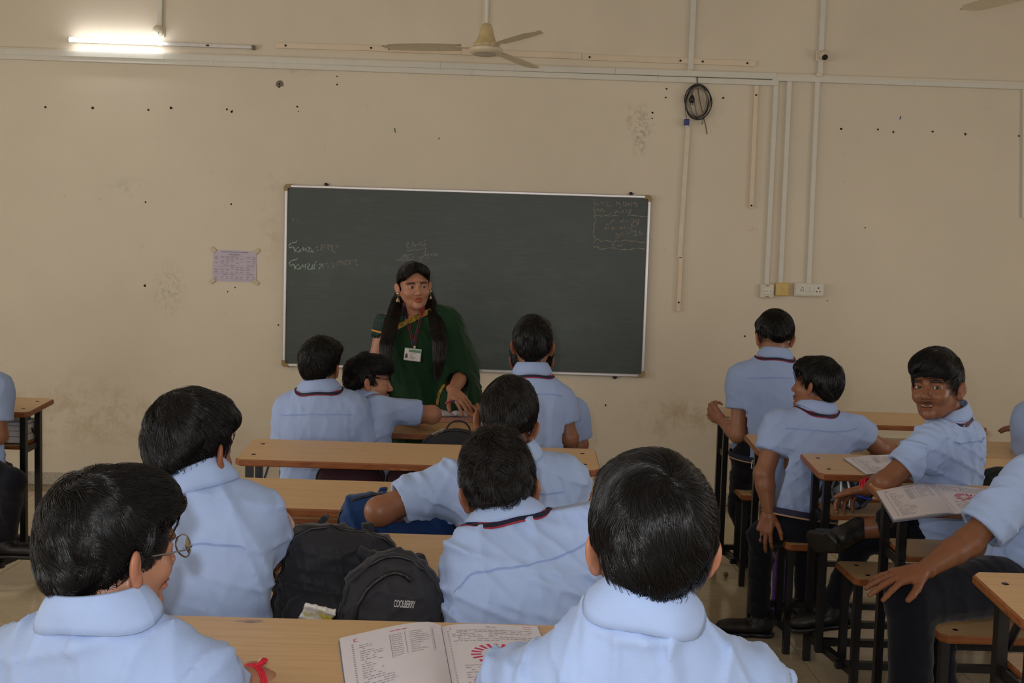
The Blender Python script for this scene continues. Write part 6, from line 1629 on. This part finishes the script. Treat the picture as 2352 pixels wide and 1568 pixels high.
MB().grid(G).grid([[p + np.array([0, .001, 0]) for p in r] for r in G]).build('lifted_page', plain('pinkish_page', srgb(222, 204, 206), .8, .2), nbk, smooth=True)
sheet('notebook', 'thin brown-edged notebook on the desk behind the smiling pupil', [on_desk(6, 2004, 1012), on_desk(6, 2090, 1014), on_desk(6, 2094, 1028), on_desk(6, 1986, 1027)], 'notebook', .014, plain('grey_brown_cover', srgb(168, 150, 122), .7), .002)
sheet('paper_sheet', 'white sheet lying by the teacher\'s desk corner, left of her book', [on_desk(0, 905, 941, .002), on_desk(0, 962, 940, .002), on_desk(0, 966, 947, .002), on_desk(0, 900, 948, .002)], 'paper')
sheet('notebook', 'pinkish notebook cover on the first desk below the teacher\'s book', [on_desk(0, 1006, 960), on_desk(0, 1098, 960), on_desk(0, 1104, 969), on_desk(0, 1000, 970)], 'notebook', .004, plain('pink_cover', srgb(206, 150, 136), .5), .0005)
sheet('paper_sheet', 'small white paper on the desk top at the picture edge, behind the green bag', [on_desk(7, 2330, 1058), on_desk(7, 2368, 1057), on_desk(7, 2378, 1068), on_desk(7, 2322, 1068)], 'paper', .006)
# paper held by the standing reader
r = empty('paper_sheet', at(1646, 958, 5.28)); tag(r, 'folded white paper held by the standing reader', 'paper')
q = [at(1628, 946, 5.27), at(1660, 938, 5.34), at(1668, 968, 5.33), at(1640, 972, 5.26)]
MB().grid([[q[0], (q[0] + q[1]) / 2 + (0, .01, 0), q[1]], [q[3], (q[3] + q[2]) / 2 + (0, .01, 0), q[2]]]).grid([[q[0] + (0, .001, 0), (q[0] + q[1]) / 2 + (0, .011, 0), q[1] + (0, .001, 0)], [q[3] + (0, .001, 0), (q[3] + q[2]) / 2 + (0, .011, 0), q[2] + (0, .001, 0)]]).build('leaf', M_PAPER, r)
def pen(a, b, m, label):
    r = empty('pen', a); tag(r, label, 'pen'); a, b = np.array(a), np.array(b); d = b - a
    MB().tube([a, a + d * .72], .0042, 10).build('barrel', m, r, smooth=True); MB().tube([a + d * .72, b], .0049, 10).build('pen_cap', plain('pen_cap_blue', srgb(40, 60, 150), .4), r, smooth=True); MB().tube([a, a - d * .09], [.0035, .0008], 8).build('tip', M_ALU, r)
pen(at(2052, 1024, 4.50), at(2088, 1006, 4.58), plain('red_brown_pen', srgb(150, 70, 50), .4), 'reddish pen in the fist of the pupil looking to the aisle')
pen(at(1962, 1136, 3.80), at(2002, 1147, 3.76), plain('blue_pen', srgb(50, 70, 180), .4), 'blue and orange pen under the smiling pupil\'s hand on the shelf')
pen(at(1024, 926, 4.74), at(1044, 920, 4.76), plain('red_pen', srgb(170, 20, 36), .4), 'short red pen beside the teacher\'s fingers')
# ---- stacked books on the shelf of the far left desk
zs = .635
cov = [srgb(186, 182, 178), srgb(120, 134, 160), srgb(190, 186, 180), srgb(90, 120, 170)]
names = ['lowest, thick grey-edged textbook in the stack under the far left desk top', 'second textbook from the bottom of the far left shelf stack', 'third textbook from the bottom of the far left shelf stack', 'topmost blue and white textbook of the far left shelf stack']
for k, h in enumerate((.030, .026, .022, .018)):
    x0_, x1_ = -2.58, -2.285 - .006 * (k % 2); y0_, y1_ = 4.845 + .004 * k, 5.01
    r = empty('textbook', ((x0_ + x1_) / 2, (y0_ + y1_) / 2, zs)); tag(r, names[k], 'book', 'textbooks stacked under the far left desk')
    MB().box((x0_, y0_ + .003, zs + .0015), (x1_ - .003, y1_ - .003, zs + h - .0015)).build('page_block', plain('page_edges', srgb(206, 198, 192), .8, .1, 0, .06, 300), r)
    for z_ in (zs, zs + h - .0015): MB().box((x0_, y0_, z_), (x1_, y1_, z_ + .0015)).build('cover', plain('book_cover_%d' % k, cov[k], .5, .4, 0, .12, 20), r)
    MB().box((x0_ - .001, y1_ - .002, zs), (x1_, y1_, zs + h)).build('spine', plain('book_cover_%d' % k, cov[k], .5), r); zs += h
S = Sculpt((-2.60, 4.84, zs - .02), (-2.36, 4.98, zs + .07), .004); S.ell((-2.49, 4.91, zs + .014), (.075, .04, .02)); S.ell((-2.45, 4.905, zs + .015), (.04, .03, .017), .02); S.disp(folds(4, .006, [(1, 0, 0), (0, 1, .3)], .05)); S.cut((0, 0, zs + .001), (0, 0, -1))
V, Q = S.mesh(); o = raw_mesh('pencil_pouch', V, Q, mat_cloth('grey_green_pouch', srgb(112, 120, 112)), None); tag(o, 'crumpled grey-green pouch on the stacked books at far left', 'pouch')

# ================================================================== bags
def f_box(P, c, r, R, rad):
    q = np.abs((P - np.array(c, np.float32)) @ np.array(R, np.float32)) - (np.array(r, np.float32) - rad)
    return np.sqrt((np.maximum(q, 0) ** 2).sum(-1)) + np.minimum(q.max(-1), 0) - rad
M_BAGBLK = mat_cloth('black_bag_nylon', srgb(46, 46, 51), 0, .62); M_BAGBLU = mat_cloth('blue_bag_nylon', srgb(26, 56, 104), 0, .7); M_BAGMAR = mat_cloth('maroon_bag_cloth', srgb(58, 34, 42), 0, .85); M_BAGGRN = mat_cloth('dark_green_bag', srgb(38, 40, 30), 0, .8)
M_ZIP = plain('dark_zip', srgb(20, 20, 22), .5)
def backpack(label, c, size, R, m, seed, group=None, pocket=True, handle=True, straps=True, h=.007, fold=.006, dome=.6):
    """c centre of the base, size (w, d, h), R columns: right, depth (away), up"""
    w, d, H = size; c = np.array(c, float); R = np.array(R, float)
    P = lambda x, y, z: c + R @ np.array([x, y, z])
    root = empty('backpack', c); tag(root, label, 'bag', group)
    S = Sculpt(*bbox([P(sx * w / 2, sy * d, z) for sx in (-1, 1) for sy in (-1, .6) for z in (0, H)], .06), h)
    bh_ = .5 - .08 * dome
    S.put(lambda p: f_box(p, P(0, 0, H * bh_), (w / 2, d / 2, H * bh_), R, min(w, d) * .44), *bbox([P(sx * w / 2, sy * d / 2, z) for sx in (-1, 1) for sy in (-1, 1) for z in (0, H)], .01))
    if dome > .5: S.ell(P(0, 0, H * .66), (w * .5, d * .46, H * .35), .05, '+', R)
    S.disp(folds(seed, fold, [R[:, 2] * .6 + R[:, 0], R[:, 2] - R[:, 0] * .4, R[:, 2]], .13))
    V, Q = S.mesh(); body = raw_mesh('main_compartment', V, Q, m, root)
    def proj(pts, lift):
        pts = np.array(pts)
        for _ in range(12):
            dd = sample(S, pts); g = np.stack([sample(S, pts + np.eye(3)[i] * h) - sample(S, pts - np.eye(3)[i] * h) for i in range(3)], 1); g /= np.linalg.norm(g, axis=1)[:, None] + 1e-9
            pts = pts - g * np.clip(dd - lift, -.02, .02)[:, None]
        return pts
    arc = [P(w * .46 * math.cos(a), -.02, H * .55 + H * .42 * math.sin(a)) for a in np.linspace(-.5, math.pi + .5, 40)]
    MB().tube(proj(arc, .002), .0042, 6).build('zip', M_ZIP, body, smooth=True)
    if pocket:
        S2 = Sculpt(*bbox([P(sx * w * .45, -d * .5 - y, z) for sx in (-1, 1) for y in (-.05, .08) for z in (0, H * .8)], .03), h)
        S2.put(lambda p: f_box(p, P(0, -d * .42, H * .34), (w * .40, d * .26, H * .30), R, d * .22), *bbox([P(sx * w * .4, -d * .42 + sy * d * .26, z) for sx in (-1, 1) for sy in (-1, 1) for z in (0, H * .66)], .01)); S2.ell(P(0, -d * .40, H * .52), (w * .36, d * .26, H * .16), .03, '+', R)
        S2.disp(folds(seed + 1, fold * .8, [R[:, 0], R[:, 2] + R[:, 0]], .10)); V, Q = S2.mesh(); pk = raw_mesh('front_pocket', V, Q, m, root)
    if handle:
        MB().tube([P(.05 * math.cos(a_), .01, H * .97 + .045 * math.sin(a_)) for a_ in np.linspace(math.pi, 0, 15)], .008, 8, True, .5).build('handle', m, root, smooth=True)
    if straps:
        for s in (-1, 1):
            MB().tube([P(s * .05, d * .45, H * .95), P(s * .08, d * .62, H * .8), P(s * .10, d * .66, H * .5), P(s * .11, d * .5, H * .12)], [.016, .018, .016, .008], 8, True, .45).build('shoulder_strap', m, root, smooth=True)
    return root, P, S, proj
I3 = np.eye(3)
def lean(a, b=0, c=0): return rotz(c) @ roty(a) @ rotx(b)
# two black backpacks on the bench of the fourth desk
BT = .461
c1 = np.array([-.455, 2.365, BT]); R1 = lean(.20, .03, .25)
bg1, P1, S1, pr1 = backpack('large black backpack slumped on the bench, left of the smaller black one', c1, (.275, .15, .49), R1, M_BAGBLK, 81, 'black backpacks on the bench', pocket=True, handle=False, h=.006, fold=.008, dome=.3)
pad = [P1(.02, -.075, .44), P1(.09, -.085, .42), P1(.13, -.06, .36), P1(.10, -.09, .29), P1(.02, -.10, .27)]
MB().tube(pr1(pad, .012), [.02, .028, .028, .026, .016], 10, True, .5).build('padded_strap', M_BAGBLK, bg1, smooth=True)
mb = MB(); mp = [[P1(x, -.128, z) for x in np.linspace(-.02, .10, 8)] for z in np.linspace(.12, .26, 8)]
mb.grid([list(pr1(r_, .004)) for r_ in mp]).build('mesh_pocket', plain('black_net', srgb(14, 14, 16), .9, .1, 0, .3, 400), bg1)
c2 = np.array([-.262, 2.195, BT]); R2 = lean(.07, -.04, .10)
bg2, P2, S2_, pr2 = backpack('smaller black backpack with a pale brand word, beside the leaning pupil', c2, (.205, .13, .455), R2, M_BAGBLK, 85, 'black backpacks on the bench', pocket=False, handle=False, h=.006, fold=.006)
arc = [P2(.085 * math.cos(a), -.07, .27 + .155 * math.sin(a)) for a in np.linspace(1.15, math.pi + .3, 30)]
MB().tube(pr2(arc, .003), .005, 6).build('pocket_zip', M_ZIP, bg2, smooth=True)
arc = [P2(.100 * math.cos(a), -.03, .28 + .175 * math.sin(a)) for a in np.linspace(.5, math.pi + .3, 30)]
MB().tube(pr2(arc, .003), .004, 6).build('piping', M_BAGBLK, bg2, smooth=True)
fc = bpy.data.curves.new('brand_lettering', 'FONT'); fc.body = 'COOLBERRY'; fc.size = .0225; fc.extrude = .0006; fc.space_character = .92; fc.offset = .0003
fo = bpy.data.objects.new('brand_lettering', fc); link(fo); fc.materials.append(plain('pale_stitching', srgb(186, 182, 184), .7))
tp = pr2([P2(-.004, -.10, .352)], .004)[0]; wl_ = world_loc(bg2); fo.parent = bg2; fo.location = Vector(tp) - wl_
a_, b_ = pr2([P2(-.004, -.10, .357), P2(.05, -.09, .357)], .004); xx = unit(b_ - a_); yy = unit(R2[:, 2] - xx * (R2[:, 2] @ xx)); zz_ = np.cross(xx, yy)
fo.rotation_euler = Matrix([[xx[i], yy[i], zz_[i]] for i in range(3)]).to_euler(); fo.scale = (.37, .95, 1)
bpy.context.view_layer.update()
fm = bpy.data.meshes.new_from_object(fo); fo2 = bpy.data.objects.new('brand_lettering', fm); link(fo2); fo2.parent = bg2; fo2.location = fo.location; fo2.rotation_euler = fo.rotation_euler; fo2.scale = fo.scale
bpy.data.objects.remove(fo); fo2.name = 'brand_lettering'
# snack packet wedged between them
S = Sculpt(*bbox([at(728, 1412, 2.16)], .06), .003); cpk = at(728, 1414, 2.16); Rk = lean(.3, .5, .3); S.put(lambda p: f_box(p, cpk, (.035, .006, .03), Rk, .005), *bbox([cpk], .05)); S.disp(folds(9, .0016, [(1, 0, .2), (.3, 0, 1)], .03)); V, Q = S.mesh()
t = NT('printed_foil'); n_ = t.noise(t.coords('Object', (1, 1, 1)), 26, 2); t.color(t.ramp(n_, [(.36, srgb(206, 190, 60)), (.46, srgb(222, 220, 214)), (.58, srgb(222, 220, 214)), (.66, srgb(200, 60, 50))])); t.set(Roughness=.3)
tag(raw_mesh('snack_packet', V, Q, t.m, None), 'crumpled white and yellow snack packet wedged between the black backpacks', 'packet')
bb, PB, SBb, prb = backpack('blue backpack lying on the bench beside the bowed pupil\'s elbow', np.array([-.315, 2.985, BT]), (.345, .15, .425), lean(0, .02, 0), M_BAGBLU, 91, None, dome=.3, pocket=True, handle=False, straps=True, fold=.007)
MB().grid([list(r_) for r_ in (np.array([P_ for P_ in [PB(x, -.14, z) for x in (.00, .03, .06)]]) for z in (.30, .325))]).build('name_patch', plain('black_patch', srgb(22, 24, 34), .5), bb)
backpack('small blue bag on the shelf under the fourth desk', np.array([-.06, 2.57, .637]), (.16, .11, .125), lean(0), M_BAGBLU, 93, None, False, False, False, .006, .004)
backpack('black cloth bag beside the small blue bag on the shelf', np.array([.075, 2.57, .637]), (.10, .10, .115), lean(0), M_BAGBLK, 94, None, False, False, False, .006, .004)
bk, Pk_, Sk, prk = backpack('black bag with a silver chain at the first desk, behind the ink-blotted desk', np.array([-.235, 4.40, BT]), (.30, .15, .375), lean(.05), M_BAGBLK, 95, None, False, True, True, .008, .005)
ch = MB(); 
for k in range(9):
    p = at(994 + k * 2.9, 996 - k * 1.2 + (k % 2) * 2, 4.32); o_ = np.array([0, 0, 1.0]) if k % 2 else np.array([0, 1.0, 0])
    ch.tube([p + np.array([.006 * math.cos(a), 0, 0]) + o_ * .0045 * math.sin(a) for a in np.linspace(0, 6.283, 11)], .0013, 5, False)
ch.build('silver_chain', plain('silver', srgb(206, 206, 200), .25, .5, .9), bk)
for i, (x, w, lab) in enumerate(((-.60, .24, 'maroon school bag on the shelf under the ink-blotted desk, left one'), (-.335, .24, 'maroon school bag on the shelf under the ink-blotted desk, middle one'), (-.09, .20, 'maroon school bag with a zip pull on the shelf, right one'))):
    backpack(lab, np.array([x, 3.955, .637]), (w, .15, .125), lean(0), M_BAGMAR, 97 + i, 'maroon bags on the shelf', False, False, False, .008, .004)
backpack('dark green bag on the bench right behind the smiling pupil', np.array([1.775, 3.76, BT]), (.19, .15, .40), lean(.04), M_BAGGRN, 101, None, True, False, False, .008, .005)
t = NT('argyle_cloth'); v = t.coords('Object', (1, 1, 1), (0, .78, 0)); ck = t.node('ShaderNodeTexChecker'); ck.inputs['Scale'].default_value = 26; t.link(v, ck.inputs['Vector']); ck.inputs['Color1'].default_value = srgb(38, 40, 48); ck.inputs['Color2'].default_value = srgb(118, 122, 130)
t.color(ck.outputs['Color']); t.set(Roughness=.8)
ab, Pa, Sa, pra = backpack('grey and black argyle bag on the shelf under the smiling pupil\'s desk', np.array([1.315, 3.975, .637]), (.15, .13, .145), lean(0), t.m, 103, None, False, False, False, .006, .003)
for x in (-.062, -.03):
    MB().tube(pra([Pa(x + .02 * (1 - z / .14), -.07, z) for z in np.linspace(.01, .14, 10)], .002), .005, 6).build('white_piping', M_WHITEPL, ab, smooth=True)

# ================================================================== small things on the floor
b0 = atz(1786, 1404, 0.0); br = empty('water_bottle', b0); tag(br, 'purple plastic water bottle standing on the floor by the desk legs', 'bottle')
M_PURP = plain('purple_plastic', srgb(88, 56, 150), .35, .5, 0, .05)
MB().lathe([(.0, 0), (.027, .002), (.030, .01), (.030, .05), (.0275, .056), (.030, .062), (.0275, .084), (.030, .09), (.0275, .112), (.030, .118), (.030, .17), (.029, .21), (.024, .232), (.021, .236)], b0, 28).build('body', M_PURP, br, smooth=True)
MB().lathe([(.022, .236), (.0225, .24), (.021, .266), (.014, .279), (.0, .282)], b0, 24).build('bottle_cap', plain('dark_purple_plastic', srgb(70, 44, 128), .4), br, smooth=True)
p = atz(1667, 1324, 0.0)
MB().lathe([(max(1e-4, .013 * math.sin(a)), .013 + .013 * -math.cos(a)) for a in np.linspace(0, math.pi, 11)], p, 16).build('small_ball', plain('yellow_green_ball', srgb(120, 112, 50), .3, .5, 0, .4, 60))
tag(bpy.data.objects['small_ball'], 'tiny yellow-green ball lying on the tiles in the aisle', 'ball')
